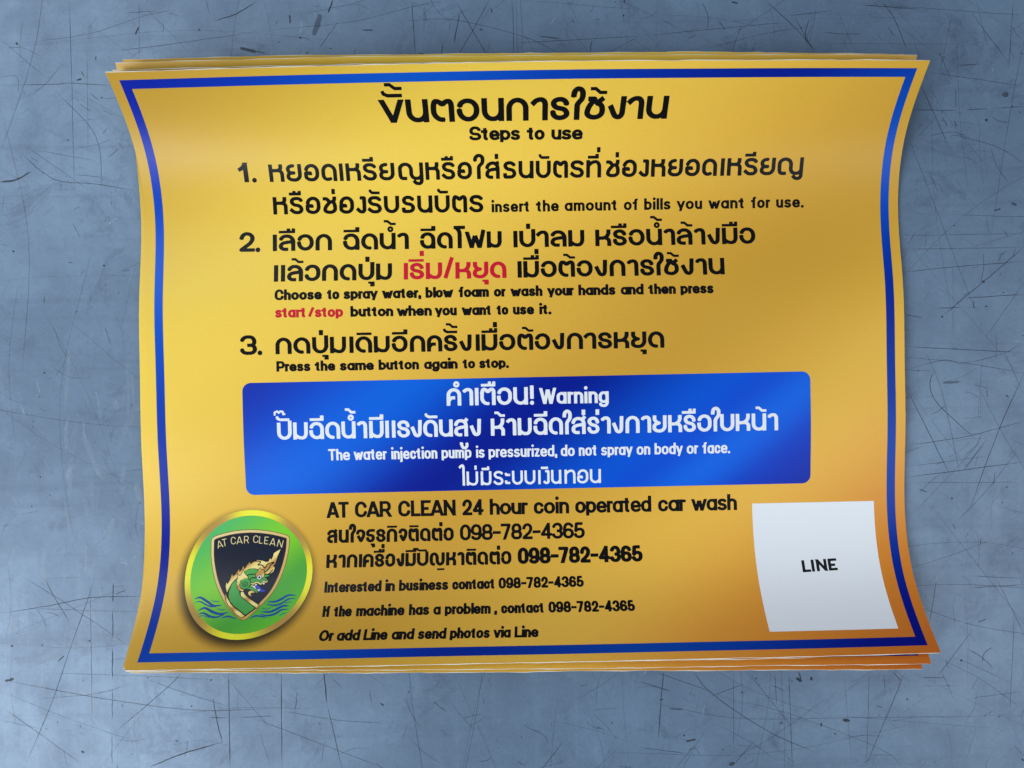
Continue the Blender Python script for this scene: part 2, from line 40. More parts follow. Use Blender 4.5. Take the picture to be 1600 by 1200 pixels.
E = {'shield': [(-123.19, -67.03), (-123.04, -65.19), (-122.17, -64.33), (-120.3, -63.58), (-114.36, -62.28), (-107.41, -61.89), (-100.47, -62.62), (-95.5, -63.8), (-93.76, -64.43), (-92.95, -65.22), (-92.93, -66.93), (-93.14, -70.07), (-94.14, -75.33), (-95.71, -80.55), (-98.09, -85.73), (-101.37, -89.95), (-104.42, -93.33), (-107.55, -95.84), (-111.36, -93.47), (-114.86, -90.16), (-118.02, -85.81), (-120.35, -81.48), (-122.0, -76.68), (-122.96, -71.87)], 'neck': [(-112.43, -80.05), (-114.15, -82.08), (-114.94, -84.76), (-114.86, -86.98), (-113.77, -89.07), (-112.03, -90.69), (-109.46, -92.49), (-107.06, -94.2), (-103.5, -91.34), (-105.76, -89.7), (-108.31, -87.91), (-110.06, -86.6), (-110.64, -84.84), (-109.61, -83.28), (-109.97, -80.1)], 'strip_l': [(-116.03, -85.69), (-114.82, -87.62), (-113.52, -89.55), (-111.62, -91.18), (-109.05, -92.98), (-107.14, -94.32), (-108.17, -95.07), (-111.3, -92.93), (-114.06, -90.17), (-115.58, -87.92)], 'strip_r': [(-110.23, -85.42), (-109.35, -85.19), (-108.46, -86.47), (-105.99, -88.27), (-102.49, -90.41), (-103.17, -91.41), (-105.76, -89.7), (-108.31, -87.91), (-109.95, -86.7)], 'mane': [(-115.42, -85.45), (-116.23, -83.15), (-116.18, -81.56), (-115.66, -82.27), (-114.87, -80.7), (-114.33, -78.43), (-113.9, -79.45), (-112.9, -78.61), (-111.86, -76.7), (-111.5, -77.85), (-110.67, -76.78), (-110.28, -75.49), (-109.68, -76.87), (-109.0, -75.54), (-107.85, -74.1), (-107.53, -74.87), (-106.55, -73.9), (-104.93, -73.42), (-102.94, -73.78), (-101.59, -74.29), (-100.62, -74.09), (-100.09, -72.82), (-99.73, -73.56), (-99.0, -72.2), (-98.79, -71.01), (-97.51, -70.21), (-96.15, -69.46), (-96.76, -70.8), (-97.27, -72.07), (-97.63, -73.41), (-98.01, -74.78), (-98.81, -75.75), (-98.1, -76.53), (-98.56, -77.86), (-99.65, -78.56), (-100.93, -78.86), (-102.02, -78.36), (-103.7, -77.05), (-106.04, -76.53), (-107.99, -76.65), (-109.56, -77.57), (-110.1, -78.83), (-111.97, -79.74), (-113.18, -80.67), (-114.3, -82.23), (-115.03, -84.12)], 'head': [(-110.1, -78.83), (-109.5, -77.51), (-107.99, -76.71), (-106.04, -76.5), (-104.02, -77.14), (-102.94, -78.34), (-101.91, -78.84), (-100.27, -78.93), (-99.22, -78.99), (-100.2, -79.73), (-101.47, -80.11), (-100.4, -80.42), (-101.0, -81.55), (-102.0, -81.37), (-102.88, -82.31), (-103.9, -81.97), (-104.89, -81.79), (-105.49, -82.25), (-106.54, -82.23), (-106.22, -83.03), (-105.1, -83.37), (-104.47, -84.02), (-103.86, -84.5), (-103.45, -85.62), (-104.22, -85.92), (-105.12, -85.27), (-106.14, -84.93), (-106.85, -84.44), (-108.48, -84.41), (-110.1, -83.27), (-110.46, -80.09)], 'ear_flame': [(-111.85, -80.22), (-112.36, -78.47), (-111.29, -79.31), (-110.62, -78.5), (-110.2, -76.92), (-109.63, -78.27), (-108.89, -79.11), (-107.98, -79.76), (-108.46, -80.51), (-110.87, -80.88), (-111.12, -82.62), (-110.21, -84.16), (-109.04, -84.62), (-109.7, -85.05), (-111.08, -84.45), (-111.91, -83.61), (-111.58, -83.11), (-112.36, -82.12), (-111.88, -81.71), (-112.33, -80.69)], 'brow': [(-105.09, -79.88), (-105.27, -78.61), (-104.37, -77.74), (-103.85, -76.41), (-103.22, -77.32), (-102.22, -77.08), (-101.91, -78.84), (-102.37, -80.25), (-103.12, -79.22), (-104.17, -79.2)], 'tongue': [(-105.17, -83.37), (-104.18, -82.88), (-103.34, -83.41), (-102.24, -84.44), (-100.54, -85.05), (-102.02, -85.4), (-103.18, -85.25), (-103.77, -84.41), (-104.63, -84.08)], 'curl': [(-107.28, -86.12), (-107.23, -85.29), (-106.41, -84.87), (-105.4, -85.11), (-104.81, -85.66), (-106.05, -85.63), (-106.4, -86.13), (-105.84, -87.1), (-106.71, -86.7)], 'lip': [(-106.64, -82.23), (-105.48, -82.35), (-104.9, -81.73), (-103.89, -82.0), (-102.86, -82.46), (-101.99, -81.53), (-101.14, -81.8), (-100.56, -81.4)], 'lip2': [(-106.38, -83.03), (-105.36, -83.36), (-104.79, -84.07), (-104.15, -84.02), (-103.59, -85.05)], 'ear': (-108.93, -82.18), 'spiral': [(-108.93, -82.18), (-108.57, -82.41), (-108.85, -82.82), (-109.45, -82.4), (-109.41, -81.7), (-108.78, -81.46), (-108.05, -82.11), (-108.18, -82.99), (-109.02, -83.29), (-110.0, -82.7), (-110.14, -81.53)], 'eye': (-103.71, -79.97), 'teeth': [(-104.73, -82.68), (-105.3, -83.37), (-101.8, -82.33), (-103.34, -84.74)], 'lines': [[(-104.81, -75.37), (-103.16, -75.41), (-101.84, -76.52), (-100.89, -75.04), (-98.56, -74.35)], [(-102.12, -78.36), (-100.43, -76.86), (-99.81, -75.47), (-98.35, -74.55)], [(-107.61, -74.81), (-106.22, -73.88), (-103.74, -74.12), (-104.75, -75.28)], [(-109.97, -80.1), (-107.8, -78.88), (-105.19, -78.77)], [(-107.3, -80.63), (-106.38, -80.02), (-105.06, -80.2)], [(-101.59, -78.84), (-100.29, -78.71), (-98.77, -77.15)], [(-111.32, -79.06), (-110.33, -79.78), (-109.02, -79.8)]], 'waves': [([(-127.43, -87.62), (-125.36, -86.99), (-122.41, -88.58), (-119.7, -90.16), (-116.72, -90.03)], 9), ([(-127.1, -88.87), (-125.23, -88.52), (-122.94, -89.62), (-120.59, -90.52), (-118.64, -90.66)], 5), ([(-121.54, -88.02), (-119.49, -88.63), (-117.47, -88.58)], 3), ([(-125.22, -91.96), (-122.92, -90.95), (-119.73, -92.45), (-116.67, -93.32), (-113.79, -92.8)], 10), ([(-124.84, -93.3), (-123.01, -92.86), (-120.34, -94.11), (-117.87, -94.49), (-115.08, -93.59)], 8), ([(-124.85, -94.35), (-123.05, -93.82), (-120.46, -94.68)], 3), ([(-116.23, -95.0), (-113.6, -94.29), (-110.44, -95.21)], 6), ([(-118.54, -91.13), (-116.49, -91.8), (-114.71, -91.5)], 3), ([(-88.8, -87.01), (-91.88, -86.81), (-94.37, -88.19), (-96.67, -89.09), (-99.47, -89.13)], 9), ([(-88.97, -88.01), (-91.93, -88.33), (-94.14, -89.86), (-96.94, -90.52), (-99.68, -89.98)], 7), ([(-89.88, -89.23), (-91.78, -89.43), (-93.14, -90.12)], 3), ([(-91.01, -90.83), (-93.52, -90.82), (-95.76, -91.97), (-98.02, -92.88), (-101.39, -92.81)], 10), ([(-90.95, -91.97), (-93.79, -92.25), (-95.97, -93.64), (-98.74, -94.3), (-101.71, -93.76)], 8), ([(-91.24, -93.26), (-93.09, -93.7), (-94.4, -94.48)], 3), ([(-105.26, -95.32), (-103.05, -94.31), (-99.01, -94.96)], 6), ([(-101.63, -91.38), (-99.62, -91.89), (-97.8, -91.22)], 3)], 'letters': [('A', -119.82, -67.2, 16, 2.2439024390243905, 2.829268292682927), ('T', -118.0, -66.56, 11, 1.9512195121951221, 2.829268292682927), ('C', -114.6, -65.9, 7, 1.9512195121951221, 2.829268292682927), ('A', -112.23, -65.8, 4, 2.2439024390243905, 2.829268292682927), ('R', -109.55, -65.66, 1, 1.853658536585366, 2.829268292682927), ('C', -105.89, -65.54, -1, 2.048780487804878, 2.829268292682927), ('L', -103.95, -65.82, -4, 1.3658536585365855, 2.829268292682927), ('E', -101.76, -66.11, -6, 1.6585365853658538, 2.829268292682927), ('A', -99.32, -66.75, -8, 2.2439024390243905, 2.829268292682927), ('N', -96.43, -67.39, -13, 2.048780487804878, 2.829268292682927)], 'c': (-107.4, -79.6)}
SCR = [([[-175.1, 145.9], [-174.8, 113.5], [-174.8, 71.1]], 0.9, 0.5), ([[-202.4, 131.5], [-193.2, 123.2], [-184.7, 115.5]], 0.7, 0.4), ([[-181.7, 111.1], [-165.9, 92.4], [-164.2, 70.8]], 0.8, 0.6), ([[-193.1, 129.4], [-167.4, 132.7], [-146.1, 139.1], [-133.6, 141.3]], 0.8, 0.4), ([[-156.4, 125.9], [-140.1, 127.4], [-102.6, 132.0]], 0.8, 0.6), ([[-146.0, 142.8], [-127.7, 123.2]], 0.6, 0.35), ([[-118.7, 136.7], [-109.9, 139.3], [-102.3, 143.8]], 1.2, 0.9), ([[-148.2, 134.9], [-149.7, 131.6]], 2.0, 0.9), ([[-202.8, 113.1], [-181.0, 113.3], [-176.0, 113.5], [-168.5, 113.0], [-159.2, 112.2]], 0.9, 0.6), ([[-203.7, 75.6], [-197.5, 76.2], [-191.5, 79.4]], 2.6, 0.7), ([[-189.1, 87.6], [-166.1, 83.1]], 0.7, 0.4), ([[-196.0, 87.1], [-182.5, 76.2], [-166.3, 74.0], [-151.4, 71.2]], 1.0, 0.55), ([[-147.8, 145.4], [-148.4, 121.7]], 0.6, 0.4), ([[-168.5, 125.8], [-169.2, 83.4]], 0.6, 0.3), ([[-179.0, 120.4], [-184.7, 113.7], [-190.4, 109.4]], 0.8, 0.5), ([[-171.2, 118.4], [-170.0, 115.9]], 1.2, 0.7), ([[-172.9, 114.6], [-170.8, 115.1]], 2.2, 0.8), ([[-171.8, 105.3], [-167.5, 102.1]], 0.9, 0.6), ([[-196.2, 129.8], [-195.5, 128.8]], 2.6, 0.8), ([[-109.0, 125.9], [-102.7, 124.2]], 5, 0.6), ([[-163.2, 102.6], [-158.2, 100.7]], 0.8, 0.4), ([[-157.2, 90.1], [-155.1, 86.9]], 0.9, 0.4), ([[-168.0, 109.6], [-164.3, 106.4]], 0.9, 0.5), ([[-174.0, 77.9], [-163.8, 76.5]], 0.8, 0.5), ([[-202.7, 116.5], [-196.2, 116.4], [-195.7, 110.1]], 0.7, 0.4), ([[-165.2, 123.9], [-165.3, 122.3]], 1.6, 0.7), ([[-163.4, 93.3], [-161.4, 95.8]], 1, 0.5), ([[-77.3, 138.4], [-80.1, 130.2]], 8, 0.38), ([[-72.3, 143.9], [-74.3, 138.8]], 2.4, 0.8), ([[-70.2, 135.9], [-74.5, 129.9], [-78.4, 124.8]], 0.8, 0.6), ([[-41.6, 143.3], [-40.5, 120.8]], 1, 0.6), ([[-24.1, 142.0], [-11.9, 119.8]], 1, 0.7), ([[-11.0, 142.7], [-24.6, 120.0]], 1, 0.6), ([[-25.4, 126.1], [-22.8, 138.3]], 1.2, 0.85), ([[-46.3, 135.0], [-27.5, 135.5], [-8.9, 131.4], [6.0, 126.5], [18.1, 119.7]], 0.8, 0.5), ([[-2.1, 142.5], [-2.1, 120.1]], 0.7, 0.4), ([[-0.7, 142.5], [-0.7, 120.0]], 0.7, 0.3), ([[-1.5, 125.7], [23.9, 126.6], [47.3, 127.5]], 0.8, 0.6), ([[-38.1, 122.5], [-38.2, 121.3]], 7, 0.65), ([[-29.6, 126.2], [-30.9, 120.2]], 1, 0.8), ([[28.3, 126.0], [27.8, 121.8]], 1, 0.8), ([[-102.6, 132.3], [-65.0, 135.3], [-42.4, 140.5], [-27.4, 143.0]], 0.8, 0.4), ([[-89.3, 138.6], [-89.1, 134.9]], 2, 0.8), ([[-36.8, 141.3], [-37.0, 130.1]], 0.7, 0.4), ([[-26.6, 134.6], [-27.2, 130.9]], 0.9, 0.5), ([[-102.7, 124.4], [-99.0, 123.8]], 2, 0.5), ([[-61.4, 132.0], [-56.7, 131.8]], 2, 0.6), ([[-85.8, 129.7], [-85.0, 129.2]], 2.2, 0.8), ([[0.7, 142.5], [47.5, 137.8]], 0.6, 0.3), ([[17.5, 134.7], [28.4, 119.5]], 0.7, 0.35), ([[33.1, 120.3], [47.3, 127.5]], 0.7, 0.4), ([[-10.6, 139.4], [-10.2, 137.5]], 1.4, 0.8), ([[-15.4, 131.4], [-14.0, 131.0]], 1.8, 0.7), ([[7.9, 128.3], [16.4, 127.0]], 1.6, 0.55), ([[41.5, 141.7], [41.5, 140.6]], 2, 0.9), ([[-81.2, 124.4], [-86.0, 121.2]], 0.8, 0.5), ([[96.5, 140.6], [107.5, 130.1], [116.7, 119.6]], 0.9, 0.8), ([[108.1, 133.8], [115.3, 119.6]], 0.9, 0.75), ([[47.4, 127.5], [86.9, 130.5], [103.8, 131.6]], 0.8, 0.5), ([[142.0, 139.7], [147.1, 132.1], [152.0, 119.4]], 0.9, 0.7), ([[156.5, 107.6], [167.8, 81.1]], 0.8, 0.7), ([[153.0, 96.6], [170.9, 96.0]], 0.9, 0.75), ([[174.2, 96.2], [183.1, 96.4]], 0.9, 0.7), ([[185.9, 96.5], [197.3, 97.1]], 0.9, 0.6), ([[176.7, 134.8], [191.4, 114.4]], 0.8, 0.6), ([[193.8, 138.7], [191.4, 111.6]], 0.8, 0.6), ([[133.5, 138.0], [157.0, 135.9]], 1.2, 0.75), ([[127.4, 139.5], [179.1, 134.3], [197.9, 132.8]], 0.7, 0.4), ([[170.6, 104.5], [170.5, 97.0]], 0.9, 0.6), ([[159.9, 111.3], [197.4, 104.9]], 0.8, 0.5), ([[189.9, 102.7], [190.2, 100.8]], 9, 0.5), ([[168.8, 86.7], [185.7, 81.7], [196.9, 74.9]], 0.8, 0.5), ([[122.7, 135.9], [105.7, 134.3]], 0.9, 0.55), ([[86.9, 130.5], [82.9, 119.8]], 0.7, 0.5), ([[117.7, 123.3], [173.2, 121.8]], 0.7, 0.3), ([[182.1, 92.5], [182.8, 91.6]], 3.4, 0.8), ([[169.9, 91.8], [170.6, 89.5]], 1.5, 0.7), ([[113.0, 121.1], [117.1, 139.3]], 0.7, 0.35), ([[83.3, 140.1], [86.1, 139.5]], 2.4, 0.7), ([[179.2, 139.0], [183.5, 120.2]], 0.6, 0.3), ([[163.8, 120.6], [169.2, 107.3]], 0.7, 0.4), ([[169.7, 133.6], [164.6, 111.2]], 0.6, 0.3), ([[158.5, 86.0], [168.8, 87.6], [176.3, 84.7]], 0.9, 0.4), ([[163.3, 94.3], [154.7, 85.1]], 0.7, 0.4), ([[172.1, 113.6], [180.6, 114.0]], 1.2, 0.5), ([[144.2, 129.4], [146.9, 125.6]], 1.0, 0.5), ([[148.2, 33.2], [170.2, 34.9], [196.2, 36.4]], 0.9, 0.55), ([[163.6, 15.4], [172.6, 22.8], [184.8, 32.5], [196.3, 42.2]], 1.2, 0.65), ([[172.6, 22.5], [196.0, 23.4]], 1, 0.75), ([[180.3, 40.4], [180.2, 33.6], [178.7, 27.9]], 0.8, 0.6), ([[148.7, 4.0], [195.6, 0.7]], 0.9, 0.6), ([[148.5, -5.2], [164.3, -1.6], [171.6, -3.0], [187.4, 0.5], [195.7, 5.1]], 0.8, 0.45), ([[159.8, -5.7], [158.4, -11.9], [161.9, -19.3], [176.3, -33.2]], 0.9, 0.8), ([[148.9, -11.7], [157.5, -29.7], [165.6, -46.6]], 0.9, 0.75), ([[149.0, -34.8], [173.2, -31.6], [195.1, -26.3]], 0.9, 0.55), ([[147.8, -47.5], [194.8, -42.2]], 0.9, 0.75), ([[195.4, -7.5], [184.8, -30.3], [172.7, -61.5]], 0.9, 0.75), ([[196.1, 28.1], [180.2, 6.4]], 0.8, 0.4), ([[170.9, -45.2], [180.5, -32.8]], 0.9, 0.65), ([[156.0, 3.8], [163.0, -14.1], [170.7, -52.5]], 0.8, 0.35), ([[148.6, -0.2], [171.6, -2.8], [195.4, -7.5]], 0.8, 0.5), ([[147.8, 42.1], [196.3, 41.9]], 0.8, 0.45), ([[147.4, 47.4], [196.4, 47.4]], 0.7, 0.4), ([[162.1, 18.8], [171.0, 18.9]], 1.0, 0.6), ([[148.9, 16.5], [156.2, 15.3]], 1.0, 0.6), ([[176.0, 21.7], [176.2, 18.0]], 1.2, 0.6), ([[180.4, 19.2], [181.7, 19.0]], 1.6, 0.8), ([[187.8, 24.6], [188.0, 24.1]], 2.4, 0.8), ([[179.7, 29.2], [180.6, 28.4]], 2.8, 0.8), ([[163.4, 15.8], [164.0, 14.9]], 2.2, 0.9), ([[148.9, -43.1], [181.5, -39.6]], 0.6, 0.4), ([[150.9, -49.5], [194.7, -50.2]], 0.7, 0.4), ([[183.4, -46.0], [182.5, -51.7]], 0.9, 0.6), ([[151.7, -61.0], [181.6, -30.2]], 0.8, 0.3), ([[187.4, 2.1], [195.3, -15.8]], 0.7, 0.4), ([[168.2, 38.1], [167.8, 5.7]], 0.6, 0.25), ([[153.4, -52.1], [156.6, -53.3]], 1.4, 0.6), ([[191.6, 59.5], [193.7, 58.4]], 3, 0.5), ([[184.7, 56.5], [187.4, 57.3]], 2.6, 0.5), ([[150.5, 43.6], [153.7, 48.8]], 0.8, 0.4), ([[163.1, -10.5], [170.4, -10.3]], 4, 0.35), ([[180.7, -13.4], [181.0, -16.6]], 1, 0.6), ([[188.2, -15.7], [189.2, -16.8]], 1.8, 0.6), ([[-190.6, -78.8], [-185.2, -89.3], [-180.7, -96.9]], 0.9, 0.7), ([[-169.9, -79.2], [-179.9, -105.4], [-188.5, -128.7], [-198.9, -152.1]], 1.0, 0.6), ([[-207.8, -93.0], [-189.0, -90.6], [-172.0, -87.7], [-151.4, -87.6]], 1, 0.8), ([[-199.0, -78.6], [-176.8, -93.2], [-155.6, -108.7]], 0.9, 0.5), ([[-163.2, -82.2], [-163.6, -89.7]], 1.4, 0.8), ([[-163.7, -92.6], [-163.9, -103.8]], 1.2, 0.7), ([[-164.1, -107.6], [-164.5, -119.9]], 1.2, 0.85), ([[-164.6, -123.6], [-164.9, -135.9]], 1.2, 0.5), ([[-165.1, -141.5], [-165.4, -153.8]], 1, 0.5), ([[-172.3, -79.2], [-172.5, -110.3], [-172.8, -139.5]], 0.9, 0.45), ([[-208.4, -118.9], [-182.3, -124.6], [-156.1, -129.5], [-129.8, -132.9], [-98.8, -132.6]], 0.9, 0.55), ([[-151.0, -154.8], [-143.4, -151.8], [-135.9, -149.2], [-122.1, -145.5]], 1.5, 0.95), ([[-125.3, -127.8], [-123.8, -137.7], [-121.9, -145.5]], 1.2, 0.8), ([[-119.0, -118.0], [-119.1, -155.7]], 1.1, 0.85), ([[-98.3, -118.5], [-98.9, -156.2]], 1.1, 0.85), ([[-81.6, -118.4], [-80.7, -131.1]], 1.5, 0.9), ([[-80.7, -131.1], [-75.4, -156.7]], 1.0, 0.7), ([[-151.2, -120.1], [-135.3, -126.1], [-120.4, -131.2]], 0.8, 0.5), ([[-137.3, -118.1], [-144.7, -125.0], [-163.9, -140.6]], 1.0, 0.6), ([[-208.5, -123.6], [-180.6, -135.5], [-152.7, -145.6]], 0.7, 0.35), ([[-208.7, -129.2], [-176.4, -153.5]], 0.8, 0.55), ([[-182.9, -110.0], [-185.7, -112.5]], 1.8, 0.85), ([[-203.9, -106.0], [-202.9, -106.0]], 3.2, 0.9), ([[-206.6, -119.7], [-202.8, -118.8]], 3.6, 0.7), ([[-157.3, -121.9], [-171.0, -125.4], [-193.6, -126.9]], 0.8, 0.5), ([[-177.2, -147.7], [-176.1, -148.6]], 3, 0.8), ([[-173.3, -104.4], [-172.8, -104.8]], 2.6, 0.9), ([[-191.7, -105.6], [-191.4, -106.1]], 2.4, 0.8), ([[-196.5, -91.4], [-151.5, -93.8]], 0.7, 0.4), ([[-208.8, -134.9], [-192.0, -139.0]], 0.7, 0.3), ([[-110.2, -136.1], [-58.9, -157.1]], 0.8, 0.5), ([[-114.9, -136.0], [-101.7, -135.6]], 0.9, 0.6), ([[-127.1, -135.6], [-120.1, -136.1]], 1, 0.7), ([[-98.8, -133.6], [-77.3, -137.8], [-58.5, -139.4]], 0.8, 0.5), ([[-118.3, -121.8], [-102.8, -141.0]], 0.7, 0.4), ([[-92.1, -126.2], [-93.2, -133.7]], 0.9, 0.6), ([[-63.9, -125.8], [-63.2, -131.5]], 1.0, 0.6), ([[-140.5, -144.4], [-139.1, -144.9]], 2.2, 0.5), ([[-134.0, -130.9], [-133.6, -131.4]], 2.4, 0.7), ([[-125.8, -120.7], [-126.0, -121.6]], 2, 0.7), ([[-208.0, -102.9], [-155.0, -82.4]], 0.6, 0.25), ([[-152.4, -132.4], [-169.8, -154.6]], 0.7, 0.3), ([[-107.5, -140.9], [-103.1, -156.1]], 0.7, 0.4), ([[-59.7, -131.6], [-58.4, -132.6]], 2, 0.8), ([[-82.2, -147.1], [-83.3, -154.7]], 0.8, 0.5), ([[-189.6, -79.8], [-176.5, -79.6]], 0.6, 0.3), ([[-158.3, -85.1], [-162.6, -86.5]], 1.2, 0.6), ([[51.8, -120.8], [50.4, -133.1], [48.9, -148.2]], 1.1, 0.8), ([[62.7, -121.1], [70.5, -130.7], [91.0, -145.3], [111.6, -155.2]], 0.9, 0.75), ([[42.3, -125.3], [54.5, -129.4]], 0.9, 0.7), ([[70.5, -131.6], [82.8, -127.2]], 0.9, 0.6), ([[147.1, -122.9], [130.4, -160.4]], 0.9, 0.7), ([[132.5, -122.6], [130.8, -159.4]], 0.8, 0.5), ([[173.4, -107.9], [159.3, -126.0]], 0.9, 0.5), ([[100.9, -121.9], [101.5, -160.7]], 0.9, 0.6), ([[79.1, -122.4], [78.5, -154.5]], 0.7, 0.5), ([[41.8, -151.3], [60.6, -154.1]], 0.8, 0.6), ([[87.1, -149.0], [77.5, -160.1]], 0.8, 0.6), ([[159.5, -118.5], [176.3, -127.3], [193.1, -140.0]], 0.8, 0.4), ([[103.6, -125.3], [106.0, -126.7]], 4.4, 0.75), ([[109.5, -124.9], [109.8, -126.4]], 3.4, 0.7), ([[104.6, -122.9], [105.7, -125.8]], 2, 0.6), ([[121.7, -142.2], [124.5, -142.5]], 5, 0.75), ([[59.7, -149.3], [64.0, -148.5]], 3.2, 0.6), ([[59.0, -146.5], [59.4, -147.2]], 3, 0.9), ([[77.5, -157.8], [78.0, -159.2]], 8, 0.55), ([[153.2, -126.1], [162.2, -126.5]], 1, 0.7), ([[193.2, -132.4], [172.4, -134.8]], 0.7, 0.4), ([[42.2, -132.4], [77.9, -140.3], [126.9, -141.4], [193.1, -141.9]], 0.7, 0.4), ([[95.2, -122.7], [95.9, -136.0]], 0.9, 0.5), ([[84.8, -122.5], [102.3, -145.6]], 0.8, 0.5), ([[113.2, -143.0], [113.2, -144.7]], 2, 0.8), ([[118.1, -147.3], [119.1, -147.8]], 2, 0.7), ([[97.2, -142.6], [97.8, -143.2]], 2.6, 0.8), ([[53.4, -136.2], [59.1, -136.7]], 2, 0.5), ([[81.8, -130.0], [82.8, -130.9]], 3, 0.4), ([[49.7, -132.7], [51.4, -132.7]], 1.6, 0.9), ([[141.9, -123.7], [145.1, -127.6]], 1.2, 0.6), ([[173.3, -86.6], [194.0, -88.0]], 0.8, 0.5), ([[172.2, -91.3], [194.0, -90.5]], 1, 0.6), ([[160.0, -86.4], [156.4, -105.2]], 0.9, 0.6), ([[182.7, -86.8], [193.6, -109.8]], 0.8, 0.5), ([[190.0, -101.2], [187.4, -143.7]], 0.8, 0.45), ([[164.2, -117.6], [187.6, -128.5]], 0.8, 0.3), ([[64.5, -149.4], [55.8, -159.6]], 0.8, 0.5), ([[48.0, -121.7], [70.5, -129.7]], 0.7, 0.5), ([[122.5, -123.3], [124.7, -157.4]], 0.6, 0.3), ([[174.1, -147.1], [170.1, -158.4]], 0.7, 0.3), ([[73.3, -131.7], [102.4, -139.9], [136.1, -153.9], [145.4, -161.6]], 0.7, 0.35), ([[191.8, -158.9], [192.8, -159.9]], 3, 0.6)]
P = [-0.00629, -0.006064, 0.290179, 0.020829, 0.004786, 0.221562, 0.002787, -0.005207, 0.023031, 0.007022, 0.002051, 0.003679, 0.00403, 0.003841, 0.001409, 0.007151, 0.024853, 0.002982, -0.001559, 0.000736, 8.7e-05, -0.047977]

# ---------------------------------------------------------------- lettering
# every glyph: outer width in letter heights, side bearings, strokes in a 0..100 box
GB = {  # bold loopless Thai face
'ก':(.94,0,0,"0,0 0,100,50 100,100,50 100,0"),
'ข':(.98,0,0,"0,100 47,0;100,100 57,0"),
'ค':(.94,0,0,"0,0 0,100,50 100,100,50 100,0;0,18 22,44,12 62,44"),
'ง':(.80,-.02,0,"0,64 44,0,20 94,0,38 100,100"),
'จ':(.80,0,0,"2,74 2,100,42 100,100,52 100,50,28 56,0,6 6,52"),
'ฉ':(.97,0,0,"2,68 2,100,45 100,100,50 100,0;100,36 100,0,45 0,0,50 0,54"),
'ช':(.90,0,0,"3,100 46,100,4 2,48,26 0,0,48 98,0,50 98,66,30 60,76,8 104,104"),
'ญ':(1.22,0,0,"32,0 5,0,16 0,34,18 0,100,38 50,100,38 50,0,38 100,0,38 100,100"),
'ด':(.99,0,0,"62,0 0,0,50 0,100,56 100,100,52 100,0"),
'ต':(.99,0,0,"60,0 0,0,48 0,100,45 30,100,12 50,80,10 72,100,12 100,100,26 100,0"),
'ท':(.90,0,0,"0,0 0,100;0,68 38,100,30 100,100,45 100,0"),
'ธ':(.76,0,0,"100,100 26,100,20 0,84,14 0,56,24 100,52,38 100,0,45 0,0,45 0,30"),
'น':(.94,0,0,"0,100 0,0,48 100,0,48 100,46;100,100 100,0"),
'บ':(.92,0,0,"0,100 0,0,50 100,0,50 100,100"),
'ป':(.94,0,0,"0,100 0,0,50 100,0,50 100,120"),
'ฟ':(1.30,.03,-.05,"0,100 24,0;45,82 27,0;47,82 70,0;98,120 75,0"),
'ม':(.94,0,0,"0,100 0,0;6,20 36,0,20 100,0,46 100,100"),
'ย':(.94,0,0,"3,100 3,78,10 30,58,15 56,57;40,57 0,44,16 0,0,44 100,0,48 100,100"),
'ร':(.83,0,0,"97,70 97,100,46 3,100,46 3,58,34 100,44,36 100,0,48 0,0,48 0,30"),
'ล':(.94,0,0,"0,72 5,100,38 100,100,50 100,0;100,58 40,52,16 0,42,20 0,0,34 60,0"),
'ว':(.93,0,0,"0,70 4,100,42 100,100,50 100,0,50 0,0,50 0,28"),
'ส':(.94,0,.03,"0,72 5,100,38 100,100,50 100,0;100,58 40,52,16 0,42,20 0,0,34 60,0;80,84 112,112"),
'ห':(.94,0,0,"0,100 0,0;0,48 60,48,20 96,72,24 96,100;58,49 100,46,30 100,0"),
'อ':(.96,0,0,"3,68 3,100,46 100,100,50 100,0,50 0,0,50 0,54"),
'า':(.72,-.04,0,"0,84 26,100,25 100,100,45 100,0"),
'เ':(.23,.02,.02,"0,0 0,100"),
'แ':(.66,.02,.02,"0,0 0,100;100,0 100,100"),
'โ':(.72,-.03,-.12,"0,136 100,136;10,134 50,112,20 53,96,10 53,0"),
'ใ':(.62,-.06,-.12,"42,0 42,72,22 100,104,22 100,144,60 0,144,58 0,108"),
'ไ':(.48,-.03,0,"100,0 100,152,50 45,152,30 0,134"),
'ะ':(.42,0,0,"0,92 0,74,5 100,74;0,28 0,6,5 100,6"),
'!':(.22,.05,.05,"0,28 0,118;d 0,1"),
}
GA = dict(GB)
